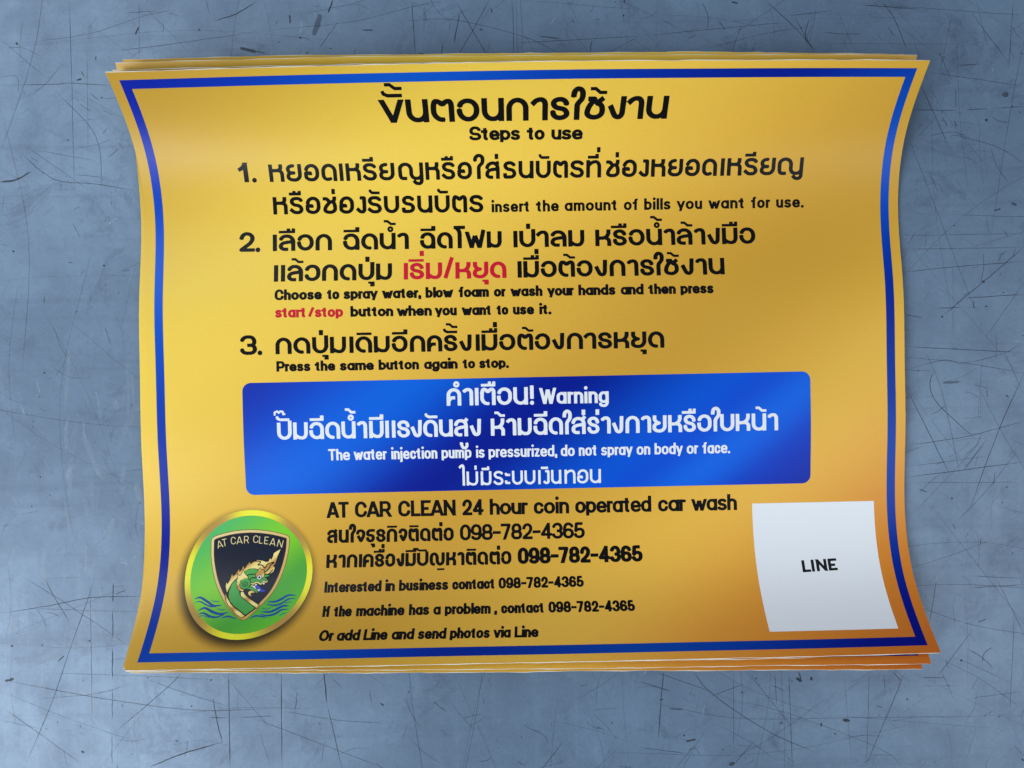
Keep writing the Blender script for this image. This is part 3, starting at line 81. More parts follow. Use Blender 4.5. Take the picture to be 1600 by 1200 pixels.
GA.update({  # lighter face of the first step and of the last warning line
'ง':(.57,0,0,"30,100 100,100,3 100,0,45 36,0,22 0,16"),
'ช':(.79,.02,0,"0,96 22,96,14 48,70,14 0,34,30 0,0,44 100,0,46 100,52,22 84,74,14 48,74;70,74 94,82,10 96,100"),
'ญ':(1.45,0,0,"32,0 3,0,18 0,34,18 0,100,40 52,100,40 52,0,34 100,0,34 100,30;100,100 100,-30,20 74,-30,12 62,-12"),
'ด':(.86,0,0,"60,6 46,2,10 30,0,10 0,14,20 0,100,50 100,100,50 100,0"),
'ต':(.84,0,0,"58,0 0,0,46 0,100,42 26,100,12 50,80,8 74,100,12 100,100,26 100,0"),
'ธ':(.74,.02,0,"98,82 78,100,25 4,100,42 4,58,38 100,48,38 100,0,45 0,0,8 0,28"),
'น':(.84,0,0,"0,100 0,0,48 100,0,48 100,46;100,100 100,0"),
'บ':(.84,0,0,"0,100 0,0,50 100,0,50 100,100"),
'ท':(.84,0,0,"0,0 0,100;0,70 34,100,30 100,100,45 100,0"),
'ย':(.87,0,0,"54,100 2,100,42 2,54,26 36,50,10 58,50;54,50 0,48,26 0,0,42 100,0,44 100,100"),
'ร':(.77,0,0,"100,84 84,100,22 2,100,44 2,58,38 100,46,38 100,0,46 26,0,20 0,16"),
'ส':(.84,0,.02,"0,66 10,100,40 100,100,46 100,0;100,58 34,54,24 0,40,24 0,0,34 56,0;72,94 112,104"),
'ห':(.83,0,0,"0,100 0,0;0,68 70,68,18 92,80,18 92,100;60,68 100,64,26 100,0"),
'อ':(.85,0,0,"3,66 8,100,42 100,100,48 100,0,48 0,0,48 0,48,2 38,48,2 38,32"),
'ม':(.84,0,0,"0,100 0,0;8,16 36,0,20 100,0,46 100,100"),
'ใ':(.66,-.04,-.10,"46,0 46,78,22 100,104,22 100,144,60 0,144,58 0,118"),
'เ':(.22,.02,.02,"0,0 0,100"),
})
GL = {  # latin, 100 = x-height, 137 = capitals
'a':(1.05,0,0,"c 0,0,50 100,0,50 100,100,50 0,100,50;100,100 100,0"),
'b':(1.05,0,0,"c 0,0,50 100,0,50 100,100,50 0,100,50;0,0 0,137"),
'c':(.98,0,-.02,"97,70 97,100,48 0,100,50 0,0,50 97,0,48 97,30"),
'd':(1.05,0,0,"c 0,0,50 100,0,50 100,100,50 0,100,50;100,0 100,137"),
'e':(1.05,0,0,"4,49 100,49 100,100,50 0,100,50 0,0,50 96,0,46 98,14"),
'f':(.80,.0,-.06,"48,0 48,137,34 106,137;0,97 94,97"),
'g':(1.05,0,0,"c 0,0,50 100,0,50 100,100,50 0,100,50;100,100 100,-34,42 4,-34,40 4,-18"),
'h':(.96,0,0,"0,0 0,137;0,46 0,100,48 100,100,48 100,0"),
'i':(.32,.02,.02,"0,0 0,100;d 0,143"),
'j':(.42,-.06,.02,"100,100 100,-34,40 0,-34;d 100,143"),
'l':(.32,.02,.02,"0,0 0,137"),
'm':(1.45,0,0,"0,0 0,100;0,50 0,100,26 50,100,26 50,0;50,50 50,100,26 100,100,26 100,0"),
'n':(.96,0,0,"0,0 0,100;0,46 0,100,48 100,100,48 100,0"),
'o':(1.08,0,0,"c 0,0,50 100,0,50 100,100,50 0,100,50"),
'p':(1.05,0,0,"c 0,0,50 100,0,50 100,100,50 0,100,50;0,100 0,-34"),
'r':(.62,0,-.04,"0,0 0,100;0,50 6,100,40 100,98"),
's':(.94,0,0,"94,86 88,100,36 4,100,40 4,57,28 98,43,30 98,0,42 8,0,38 0,13"),
't':(.84,-.05,-.05,"46,134 46,0,26 94,0;0,99 98,99"),
'u':(.96,0,0,"0,100 0,0,48 100,0,48 100,54;100,100 100,0"),
'v':(1.05,-.03,-.03,"0,100 44,0;100,100 56,0"),
'w':(1.48,-.03,-.03,"0,100 24,0;47,98 29,0;53,98 71,0;100,100 76,0"),
'y':(1.05,-.03,-.03,"0,100 50,4;100,100 34,-34"),
'z':(.85,0,0,"0,100 96,100,3 4,0,3 100,0"),
'A':(1.35,-.05,-.05,"0,0 45,137;100,0 55,137;20,34 80,34"),
'C':(1.28,0,-.02,"98,96 98,137,48 0,137,50 0,0,50 98,0,48 98,40"),
'E':(1.05,.04,0,"0,0 0,137;0,0 100,0;0,137 100,137;0,70 92,70"),
'I':(.34,.04,.12,"0,0 0,137"),
'L':(1.0,.04,-.02,"0,137 0,0;0,0 100,0"),
'N':(1.25,.04,.04,"0,0 0,137;100,0 100,137;3,137 97,0"),
'O':(1.45,0,0,"c 0,0,60 100,0,60 100,137,60 0,137,60"),
'P':(1.18,.04,0,"0,0 0,137;0,137 100,137,36 100,56,36 0,56"),
'R':(1.22,.04,-.02,"0,0 0,137;0,137 96,137,36 96,62,36 0,62;60,62 100,0"),
'S':(1.2,0,0,"97,112 95,137,50 3,137,50 3,72,36 100,62,40 100,0,52 0,0,52 0,24"),
'T':(1.15,-.02,-.02,"0,137 100,137;50,137 50,0"),
'W':(1.72,-.04,-.04,"0,137 25,0;48,134 29,0;52,134 71,0;100,137 75,0"),
'0':(1.06,0,0,"c 0,0,52 100,0,52 100,137,52 0,137,52"),
'1':(.60,0,0,"100,0 100,137;0,104 70,118,30 96,137"),
'2':(1.02,0,0,"2,98 2,137,48 98,137,50 98,76,40 2,4,10 2,0 100,0"),
'3':(1.06,0,0,"0,108 4,137,44 96,137,42 96,72,30 40,72;40,72 100,72,36 100,0,44 0,0,44 0,30"),
'4':(1.12,0,0,"76,0 76,137;72,134 0,34,3 100,34"),
'5':(1.06,0,0,"96,137 14,137,3 4,66,6 30,86,20 100,86,36 100,0,48 0,0,48 0,28"),
'6':(1.06,0,0,"c 0,0,44 100,0,44 100,82,42 0,82,42;0,42 0,137,52 90,137,50 96,116"),
'7':(1.0,0,0,"0,137 98,137,3 34,0"),
'8':(1.08,0,0,"c 0,0,40 100,0,40 100,74,38 0,74,38;c 6,72,34 94,72,34 94,137,36 6,137,36"),
'9':(1.06,0,0,"c 0,55,42 100,55,42 100,137,44 0,137,44;100,94 100,0,52 6,0,50 4,20"),
'-':(.78,0,0,"0,66 100,66"),
'/':(.80,-.08,-.08,"0,-6 100,140"),
'.':(.34,0,0,"d 0,1"),
',':(.36,0,0,"d 60,6;90,8 0,-30"),
'!':(.32,.05,.05,"0,36 0,137;d 0,1"),
}
# marks above and below, in letter heights from the right edge of their consonant: (points, thickness)
def marks(ch, st, lvl):
    up = {0: 0, 1: .30, 2: .36}[lvl]
    if st == 'A':
        if ch == 'ี': return [([(-.76,1.155),(-.15,1.155)],.17), ([(-.245,1.08),(-.245,1.34)],.19)]
        if ch == 'ิ': return [([(-.70,1.155),(-.12,1.155)],.17)]
        if ch == 'ื': return [([(-.78,1.155),(-.10,1.155)],.17), ([(-.48,1.15),(-.48,1.33)],.17), ([(-.18,1.1),(-.18,1.33)],.17)]
        if ch == 'ั': return [([(-.60,1.36),(-.60,1.26),(-.50,1.17),(-.08,1.17)],.16)]
        if ch == '่': return [([(-.17,1.12+up),(-.17,1.42+up)],.19)]
    if ch == 'ี': return [([(-.93,1.14),(-.02,1.14)],.155), ([(-.12,1.07),(-.12,1.37)],.21)]
    if ch == 'ิ': return [([(-.90,1.14),(-.02,1.14)],.155)]
    if ch == 'ื': return [([(-.93,1.14),(-.02,1.14)],.155), ([(-.38,1.14),(-.38,1.35)],.18), ([(-.10,1.08),(-.10,1.35)],.17)]
    if ch == 'ั': return [([(-.80,1.37),(-.76,1.24),(-.60,1.165),(-.0,1.165)],.155)]
    if ch == '่': return [([(-.13,1.10+up),(-.13,1.42+up)],.21)]
    if ch == '้': return [([(-.68,1.33+up),(-.46,1.33+up),(-.27,1.165+up),(.02,1.165+up)],.145)]
    if ch == '๊': return [([(-.78,1.12+up),(-.78,1.30+up),(-.62,1.36+up),(-.52,1.27+up),(-.42,1.36+up),(-.26,1.34+up),(-.24,1.18+up),(-.10,1.20+up)],.115)]
    if ch == 'ุ': return [([(-.37,-.15),(-.02,-.15)],.13), ([(-.12,-.10),(-.12,-.38)],.22)]
    if ch == 'ู': return [([(-.58,-.43),(-.44,-.43),(-.43,-.58),(-.34,-.68),(-.18,-.68),(-.09,-.58),(-.09,-.38)],.16)]
    if ch == '_': return [([(-.62,-.265),(-.02,-.265)],.14)]
    if ch == 'o': return [('ring',(-.30,1.215),.115,.135)]
    return []
MARKS = 'ีิืัุู่้๊_'

def rounded(pts, closed):
    """polyline with the corners rounded; pts = (x, y, r) in box units"""
    out = []; n = len(pts)
    for i, (x, y, r) in enumerate(pts):
        if r <= 0 or (not closed and i in (0, n-1)): out.append((x, y)); continue
        P = np.array((x, y)); A = np.array(pts[i-1][:2]); B = np.array(pts[(i+1) % n][:2])
        la, lb = np.linalg.norm(A-P), np.linalg.norm(B-P)
        ra = min(r, la*(.5 if (closed or i-1 > 0) and pts[i-1][2] > 0 else 1))
        rb = min(r, lb*(.5 if (closed or i+1 < n-1) and pts[(i+1) % n][2] > 0 else 1))
        a = P+(A-P)/la*ra; b = P+(B-P)/lb*rb
        c1 = P+(A-P)/la*ra*.45; c2 = P+(B-P)/lb*rb*.45
        for t in np.linspace(0, 1, 8):
            q = (1-t)**3*a+3*(1-t)**2*t*c1+3*(1-t)*t*t*c2+t**3*b
            if not out or np.hypot(*(q-np.array(out[-1]))) > 1e-6: out.append(tuple(q))
    return out

class Field:
    """signed distances of ink on a regular grid over part of a sheet (millimetres)"""
    def __init__(s, u0, u1, v0, v1, h):
        s.h = h; s.u0 = u0; s.v0 = v0
        s.nx = int((u1-u0)/h)+2; s.ny = int((v1-v0)/h)+2
        s.d = np.full((s.ny, s.nx), 9.0)
    def win(s, a, b, c, d):
        i0 = max(int((a-s.u0)/s.h)-1, 0); i1 = min(int((b-s.u0)/s.h)+3, s.nx)
        j0 = max(int((c-s.v0)/s.h)-1, 0); j1 = min(int((d-s.v0)/s.h)+3, s.ny)
        if i1 <= i0 or j1 <= j0: return None
        X, Y = np.meshgrid(s.u0+np.arange(i0, i1)*s.h, s.v0+np.arange(j0, j1)*s.h)
        return (slice(j0, j1), slice(i0, i1)), X, Y
    def add(s, box, f):
        w = s.win(*box)
        if w is None: return
        k, X, Y = w; s.d[k] = np.minimum(s.d[k], f(X, Y))
    def disc(s, x, y, rx, ry=None):
        ry = ry or rx; m = max(rx, ry)+.5
        s.add((x-m, x+m, y-m, y+m), lambda X, Y: (np.hypot((X-x)/rx, (Y-y)/ry)-1)*min(rx, ry))
    def bar(s, p, q, rx, ry, e0=0, e1=0, clip=()):
        """straight stroke from p to q, pen half sizes rx, ry, ends extended by e0, e1 and cut square"""
        p = np.array(p, float); q = np.array(q, float); d = q-p; L = np.hypot(*d)
        if L < 1e-9: return
        d /= L; p = p-d*e0; q = q+d*e1; L = np.hypot(*(q-p)); n = np.array((-d[1], d[0]))
        # half thickness of an elliptical pen across this direction
        w = np.hypot(n[0]*rx, n[1]*ry)
        m = max(rx, ry)+.5
        def f(X, Y):
            a = (X-p[0])*d[0]+(Y-p[1])*d[1]; b = (X-p[0])*n[0]+(Y-p[1])*n[1]
            r = np.maximum(np.abs(b)-w, np.maximum(-a, a-L))
            for (nx, ny, c) in clip: r = np.maximum(r, nx*X+ny*Y-c)
            return r
        s.add((min(p[0], q[0])-m, max(p[0], q[0])+m, min(p[1], q[1])-m, max(p[1], q[1])+m), f)
    def line(s, pts, rx, ry=None, cap=False):
        ry = ry or rx
        for a, b in zip(pts[:-1], pts[1:]): s.bar(a, b, rx, ry)
        for a in (pts if cap else pts[1:-1]): s.disc(a[0], a[1], rx, ry)
    def taper(s, pts, r, r0=.15):
        """brush stroke that swells in the middle"""
        P = smooth(pts, 8); n = len(P)
        for i in range(n):
            t = i/(n-1); rr = max(r*(r0+(1-r0)*math.sin(math.pi*t)**.7), .06)
            s.disc(P[i][0], P[i][1], rr)
            if i+1 < n: s.bar(P[i], P[i+1], rr, rr)
    def poly(s, pts, grow=0):
        P = np.array(pts, float); lo = P.min(0)-1-grow; hi = P.max(0)+1+grow
        def f(X, Y):
            d = np.full(X.shape, 1e9); ins = np.zeros(X.shape, bool)
            for (ax, ay), (bx, by) in zip(P, np.roll(P, -1, 0)):
                ex, ey = bx-ax, by-ay; L2 = ex*ex+ey*ey+1e-12
                t = np.clip(((X-ax)*ex+(Y-ay)*ey)/L2, 0, 1)
                d = np.minimum(d, np.hypot(X-ax-t*ex, Y-ay-t*ey))
                c = (ay > Y) != (by > Y)
                with np.errstate(all='ignore'):
                    ins ^= c & (X < ex*(Y-ay)/(ey if ey else 1e-12)+ax)
            return np.where(ins, -d, d)-grow
        s.add((lo[0], hi[0], lo[1], hi[1]), f)
    def mesh(s):
        """filled marching squares: verts (u, v) and polygons"""
        d = np.where(np.abs(s.d) < 1e-6, 1e-6, s.d); ins = d < 0
        ny, nx = d.shape; gid = np.arange(ny*nx).reshape(ny, nx)
        V = []; U, W = np.meshgrid(s.u0+np.arange(nx)*s.h, s.v0+np.arange(ny)*s.h)
        base = ny*nx
        hx = -np.ones((ny, nx), int); vx = -np.ones((ny, nx), int)
        e = np.argwhere(ins[:, :-1] != ins[:, 1:]); j, i = e[:, 0], e[:, 1]
        t = d[j, i]/(d[j, i]-d[j, i+1]); hx[j, i] = base+np.arange(len(e)); E1 = np.stack([U[j, i]+t*s.h, W[j, i]], 1)
        base += len(e)
        e = np.argwhere(ins[:-1, :] != ins[1:, :]); j, i = e[:, 0], e[:, 1]
        t = d[j, i]/(d[j, i]-d[j+1, i]); vx[j, i] = base+np.arange(len(e)); E2 = np.stack([U[j, i], W[j, i]+t*s.h], 1)
        allv = np.concatenate([np.stack([U.ravel(), W.ravel()], 1), E1, E2])
        a = ins[:-1, :-1]; b = ins[:-1, 1:]; c = ins[1:, 1:]; f = ins[1:, :-1]
        case = a*1+b*2+c*4+f*8
        # 0-3 corners, 4 bottom 5 right 6 top 7 left
        T = {1:[(0,4,7)],2:[(1,5,4)],3:[(0,1,5,7)],4:[(2,6,5)],5:[(0,4,7),(2,6,5)],6:[(1,2,6,4)],7:[(0,1,2,6,7)],8:[(3,7,6)],
             9:[(0,4,6,3)],10:[(1,5,4),(3,7,6)],11:[(0,1,5,6,3)],12:[(2,3,7,5)],13:[(0,4,5,2,3)],14:[(1,2,3,7,4)],15:[(0,1,2,3)]}
        polys = []
        for k, ps in T.items():
            e = np.argwhere(case == k)
            if not len(e): continue
            j, i = e[:, 0], e[:, 1]
            code = [gid[j, i], gid[j, i+1], gid[j+1, i+1], gid[j+1, i], hx[j, i], vx[j, i+1], hx[j+1, i], vx[j, i]]
            for p in ps: polys.append(np.stack([code[q] for q in p], 1))
        if not polys: return np.zeros((0, 2)), []
        used = np.unique(np.concatenate([p.ravel() for p in polys])); re = -np.ones(len(allv), int); re[used] = np.arange(len(used))
        return allv[used], [re[p] for p in polys]

def smooth(pts, n=6):
    """Catmull-Rom through the points"""
    P = [np.array(p, float) for p in pts]; P = [2*P[0]-P[1]]+P+[2*P[-1]-P[-2]]; out = []
    for i in range(1, len(P)-2):
        for t in np.linspace(0, 1, n, endpoint=False):
            out.append(.5*((2*P[i])+(-P[i-1]+P[i+1])*t+(2*P[i-1]-5*P[i]+4*P[i+1]-P[i+2])*t*t+(-P[i-1]+3*P[i]-3*P[i+1]+P[i+2])*t**3))
    out.append(P[-2]); return [tuple(o) for o in out]

def glyph(F, spec, x0, y0, w, H, sx, sy, slope=0., slant=0.):
    def my(y):
        if y > 100: return H-sy/2+(y-100)/100*H
        if y < 0: return sy/2+y/100*H
        return sy/2+y/100*(H-sy)
    def M(x, y):
        X = x0+sx/2+x/100*(w-sx); Y = my(y)
        return (X+Y*slant, y0+Y+(X-x0)*slope)
    for s in spec.split(';'):
        s = s.strip()
        if s[0] == 'd':
            x, y = map(float, s[1:].split(',')[:2]); c = M(x, y); r = sx*.56; F.disc(c[0], c[1], r, r); continue
        closed = s[0] == 'c'; s = s[1:] if closed else s
        pts = []
        for q in s.split():
            v = [float(t) for t in q.split(',')]; pts.append((v[0], v[1], v[2] if len(v) > 2 else 0))
        # round the corners in real proportions
        sc = (w-sx)/(H-sy) if H > sy else 1
        real = [(x*sc, y, r*(min(sc, 1) if r > 10 else 1)) for x, y, r in pts]
        rp = rounded(real, closed); P = [M(x/sc if sc else 0, y) for x, y in rp]
        ys = [p[1] for p in pts]
        n = len(P)
        if closed: P = P+[P[0]]; n += 1
        for i in range(n-1):
            clip = []; e0 = e1 = 0
            for end, k in ((0, i == 0), (1, i == n-2)):
                if closed or not k: continue
                yb = (rp[0] if end == 0 else rp[-1])[1]
                A, B = (P[0], P[1]) if end == 0 else (P[-1], P[-2])
                if abs(A[1]-B[1]) > abs(A[0]-B[0])*.9 and yb in (0, 100, 137):
                    if end == 0: e0 = sy*1.0
                    else: e1 = sy*1.0
                    lim = my(yb)+(sy/2 if yb > 0 else -sy/2)
                    sgn = 1 if yb > 0 else -1
                    clip.append((0, sgn, sgn*(y0+lim+(A[0]-x0)*slope)))
                elif abs(A[0]-B[0]) > abs(A[1]-B[1]):
                    xb = (pts[0] if end == 0 else pts[-1])[0]
                    if xb in (0, 100):
                        if end == 0: e0 = sx/2
                        else: e1 = sx/2
            F.bar(P[i], P[i+1], sx/2, sy/2, e0, e1, clip)
        for q in P[1:-1] if not closed else P: F.disc(q[0], q[1], sx/2, sy/2)

def typeset(F, text, style, u0, u1, v0, v1, H, sx, sy, gap, slant=0.):
    """one run of letters fitted between two measured points of the sheet"""
    G = {'A': GA, 'B': GB, 'L': GL}[style]; sx *= H; sy *= H
    text = text.replace('ำ', 'oา' if style != 'L' else 'ำ')
    items = []   # (glyph, marks)
    for ch in text:
        if style != 'L' and (ch in MARKS or ch == 'o'): items[-1][1].append(ch)
        else: items.append((ch, []))
    tot = 0; xs = []
    for i, (ch, mk) in enumerate(items):
        g = G.get(ch) or GL[ch]
        if i: tot += (gap+items_g[3]+g[1])*H if False else (gap+prev_r+g[1])*H
        xs.append(tot); tot += g[0]*H; prev_r = g[2]
    k = (u1-u0)/tot; slope = (v1-v0)/(u1-u0)
    for (ch, mk), x in zip(items, xs):
        g = G.get(ch) or GL[ch]; w = max(g[0]*H*k, sx)
        if len(items) == 1: w = u1-u0
        X = u0+x*k; Y = v0+(X-u0)*slope
        glyph(F, g[3], X, Y, w, H, sx, sy, slope, slant)
        if mk:
            up = [m for m in mk if m in 'ีิืัo']; lvl = 0
            xr = X+w*(1 if ch != 'ป' else .70); hk = H*min(max(k, .6), 1.25)
            if ch in 'ฟฝ': xr = X+w*.8
            for m in mk:
                lv = 0
                if m in '่้๊' and up: lv = 2 if 'o' in up else 1
                xx = xr
                if ch == 'ป' and m in 'ัุู': xx = X+w*(1 if m in 'ุู' else .86)
                for st in marks(m, style, lv):
                    if st[0] == 'ring':
                        cx, cy = xx+st[1][0]*hk, Y+st[1][1]*H; r = st[2]*H; n = 14
                        F.line([(cx+r*math.cos(2*math.pi*i/n), cy+r*math.sin(2*math.pi*i/n)) for i in range(n+1)], st[3]*H/2, cap=True)
                    else:
                        pts = [(xx+a*hk+b*H*slant, Y+b*H+(a*hk)*slope) for a, b in st[0]]
                        F.line(pts, st[1]*H/2*(sx/H/.21 if abs(pts[0][0]-pts[-1][0]) < .02*H else 1))

# ================================================================ materials
def lin(r, g, b):
    f = lambda c: (c/255/12.92) if c/255 <= .04045 else ((c/255+.055)/1.055)**2.4
    return (f(r), f(g), f(b), 1)
class NT:
    def __init__(s, name):
        s.m = bpy.data.materials.new(name); s.m.use_nodes = True; s.t = s.m.node_tree; s.b = s.t.nodes['Principled BSDF']
    def n(s, kind, **kw):
        x = s.t.nodes.new(kind)
        for k, v in kw.items(): setattr(x, k, v)
        return x
    def l(s, a, b): s.t.links.new(a, b)
    def math(s, op, a, b=None, c=None, clamp=False):
        x = s.n('ShaderNodeMath', operation=op, use_clamp=clamp)
        for i, v in enumerate((a, b, c)):
            if v is None: continue
            if isinstance(v, (int, float)): x.inputs[i].default_value = v
            else: s.l(v, x.inputs[i])
        return x.outputs[0]
    def ramp(s, f, stops, mode='B_SPLINE'):
        r = s.n('ShaderNodeValToRGB'); r.color_ramp.interpolation = mode; e = r.color_ramp.elements
        while len(e) > 1: e.remove(e[-1])
        e[0].position = stops[0][0]; e[0].color = stops[0][1]
        for p, c in stops[1:]: q = e.new(p); q.color = c
        s.l(f, r.inputs[0]); return r.outputs[0]
    def mix(s, f, a, b, kind='MIX'):
        x = s.n('ShaderNodeMix', data_type='RGBA', blend_type=kind)
        for k, v in ((0, f), (6, a), (7, b)):
            if isinstance(v, (int, float, tuple)): x.inputs[k].default_value = v
            else: s.l(v, x.inputs[k])
        return x.outputs[2]
    def noise(s, vec, scale, detail=3, rough=.5, dist=0):
        x = s.n('ShaderNodeTexNoise'); x.inputs['Scale'].default_value = scale; x.inputs['Detail'].default_value = detail
        x.inputs['Roughness'].default_value = rough; x.inputs['Distortion'].default_value = dist
        if vec is not None: s.l(vec, x.inputs['Vector'])
        return x.outputs['Fac']
    def uv(s):
        u = s.n('ShaderNodeUVMap', uv_map='print'); x = s.n('ShaderNodeSeparateXYZ'); s.l(u.outputs[0], x.inputs[0])
        return u.outputs[0], x.outputs[0], x.outputs[1]
    def diag(s):
        """position across the slanting bands of the printed gradient, 0..1"""
        v, U, V = s.uv(); t = s.math('MULTIPLY_ADD', U, 246, 759); t = s.math('MULTIPLY_ADD', V, -320, t)
        return s.math('DIVIDE', t, 1500)
    def vinyl(s, rough=.36, spec=.3, bump=.012):
        """matt laminated vinyl with a faint orange-peel"""
        s.b.inputs['Roughness'].default_value = rough; s.b.inputs['Specular IOR Level'].default_value = spec
        v, U, V = s.uv(); b = s.n('ShaderNodeBump'); b.inputs['Strength'].default_value = .12; b.inputs['Distance'].default_value = .0002
        s.l(s.noise(v, 220, 2), b.inputs['Height']); s.l(b.outputs[0], s.b.inputs['Normal'])
    def grain(s, c, amt=.05):
        """fine uneven print screen"""
        v, U, V = s.uv(); f = s.noise(v, 90, 4, .7); f = s.math('MULTIPLY_ADD', f, amt*2, 1-amt)
        x = s.n('ShaderNodeVectorMath', operation='SCALE'); s.l(c, x.inputs[0]); s.l(f, x.inputs['Scale']); return x.outputs[0]

def T(t): return (t-200)/1500
M = {}
def gold_stops(): return [(T(250), lin(196,150,46)), (T(400), lin(220,175,60)), (T(560), lin(252,216,82)), (T(740), lin(250,205,78)), (T(900), lin(232,180,64)),
    (T(1080), lin(200,149,48)), (T(1230), lin(230,178,64)), (T(1340), lin(246,194,78)), (T(1460), lin(232,154,54)), (T(1640), lin(208,110,30))]
def m_gold():
    m = NT('printed_gold_vinyl'); c = m.ramp(m.diag(), gold_stops()); c = m.grain(c)
    # soft printed halo behind the round emblem
    v, U, V = m.uv()
    x = m.math('ADD', U, 1.085); y = m.math('ADD', V, .797)
    d = m.math('SQRT', m.math('ADD', m.math('MULTIPLY', x, x), m.math('MULTIPLY', y, y)))
    d = m.math('MULTIPLY_ADD', V, .03, d)
    k = m.n('ShaderNodeMapRange', interpolation_type='SMOOTHSTEP'); k.inputs[1].default_value = .205; k.inputs[2].default_value = .258
    k.inputs[3].default_value = .93; k.inputs[4].default_value = 0; m.l(d, k.inputs[0])
    c = m.mix(k.outputs[0], c, (0.012, 0.012, 0.006, 1))
    # tiny dust specks
    vo = m.n('ShaderNodeTexVoronoi'); vo.inputs['Scale'].default_value = 22; m.l(v, vo.inputs['Vector'])
    f = m.math('LESS_THAN', vo.outputs['Distance'], .022)
    w = m.n('ShaderNodeSeparateColor'); m.l(vo.outputs['Color'], w.inputs[0]); f = m.math('MULTIPLY', f, m.math('LESS_THAN', w.outputs[0], .12))
    c = m.mix(m.math('MULTIPLY', f, .55), c, (.08, .05, .02, 1))
    m.l(c, m.b.inputs['Base Color']); m.vinyl(); return m.m
def m_blue(name, stops, spec=.3):
    m = NT(name); c = m.ramp(m.diag(), stops); m.l(m.grain(c, .04), m.b.inputs['Base Color']); m.vinyl(.33, spec); return m.m
def m_flat(name, c, rough=.36, spec=.3):
    m = NT(name); x = m.n('ShaderNodeRGB'); x.outputs[0].default_value = c; m.l(m.grain(x.outputs[0], .03), m.b.inputs['Base Color']); m.vinyl(rough, spec); return m.m
M['gold'] = m_gold()
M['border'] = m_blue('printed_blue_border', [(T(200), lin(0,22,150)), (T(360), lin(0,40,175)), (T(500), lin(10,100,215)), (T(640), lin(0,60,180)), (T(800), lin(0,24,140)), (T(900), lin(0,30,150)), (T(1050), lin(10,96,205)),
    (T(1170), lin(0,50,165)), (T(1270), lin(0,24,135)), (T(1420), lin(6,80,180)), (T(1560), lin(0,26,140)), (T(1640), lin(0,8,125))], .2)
M['panel'] = m_blue('printed_blue_panel', [(T(700), lin(24,44,160)), (T(780), lin(18,68,196)), (T(870), lin(10,116,236)), (T(950), lin(2,48,176)), (T(1010), lin(0,12,128)),
    (T(1080), lin(0,40,160)), (T(1165), lin(0,96,222)), (T(1215), lin(6,66,200)), (T(1262), lin(16,116,238)), (T(1310), lin(6,60,195)), (T(1380), lin(10,40,160))], .2)
M['black'] = m_flat('black_ink', (.0035, .0035, .004, 1), .30, .22)
M['red'] = m_flat('red_ink', lin(208,22,48))
M['white'] = m_flat('white_ink', (.86, .88, .88, 1))
M['ink'] = m_flat('black_code_ink', (.006, .006, .007, 1), .42)
M['code'] = m_flat('white_print', (.86, .88, .90, 1))
M['backing'] = m_flat('white_backing_paper', (.78, .75, .66, 1), .6)
M['navy'] = m_flat('navy_ink', (.004, .007, .022, 1))
M['frame'] = m_blue('printed_shield_gold', [(T(700), lin(225,190,130)), (T(860), lin(245,225,170)), (T(960), lin(220,180,90)), (T(1080), lin(200,150,75)), (T(1180), lin(225,185,110))])
M['brown'] = m_flat('brown_ink', lin(120,84,30))
def m_sand():
    m = NT('printed_flame_gold'); v, U, V = m.uv(); a = m.math('MULTIPLY_ADD', U, 62, m.math('MULTIPLY', V, -88)); a = m.math('MULTIPLY_ADD', m.math('SINE', a), .5, .5)
    c = m.ramp(a, [(0, lin(188,132,62)), (.4, lin(232,196,104)), (1, lin(255,234,150))]); m.l(c, m.b.inputs['Base Color']); m.vinyl(); return m.m
M['sand'] = m_sand()
M['letter'] = m_flat('pale_gold_ink', lin(235,215,150))
M['leaf'] = m_blue('printed_snake_green', [(T(850), lin(80,165,60)), (T(930), lin(95,190,75)), (T(975), lin(40,140,70)), (T(1020), lin(95,185,60)), (T(1060), lin(60,160,60))])
M['wave'] = m_flat('blue_wave_ink', lin(12,72,150))
M['tongue'] = m_flat('bright_blue_ink', lin(45,75,190))
def m_ring():
    m = NT('printed_yellow_ring'); v, U, V = m.uv()
    a = m.math('ARCTAN2', m.math('ADD', V, .787), m.math('ADD', U, 1.0795)); a = m.math('COSINE', m.math('MULTIPLY', m.math('SUBTRACT', a, 1.48), 4))
    a = m.math('MULTIPLY_ADD', a, .5, .5)
    c = m.ramp(a, [(0, lin(182,140,70)), (.35, lin(205,170,70)), (.75, lin(245,235,40)), (1, lin(250,245,60))])
    m.l(m.grain(c), m.b.inputs['Base Color']); m.vinyl(); return m.m
M['ring'] = m_ring()
M['green'] = m_blue('printed_green_field', [(T(740), lin(96,215,150)), (T(800), lin(86,205,150)), (T(850), lin(60,180,110)), (T(900), lin(120,205,50)), (T(945), lin(140,218,40)),
    (T(990), lin(24,140,62)), (T(1040), lin(120,212,40)), (T(1090), lin(50,175,60)), (T(1130), lin(110,200,50))])
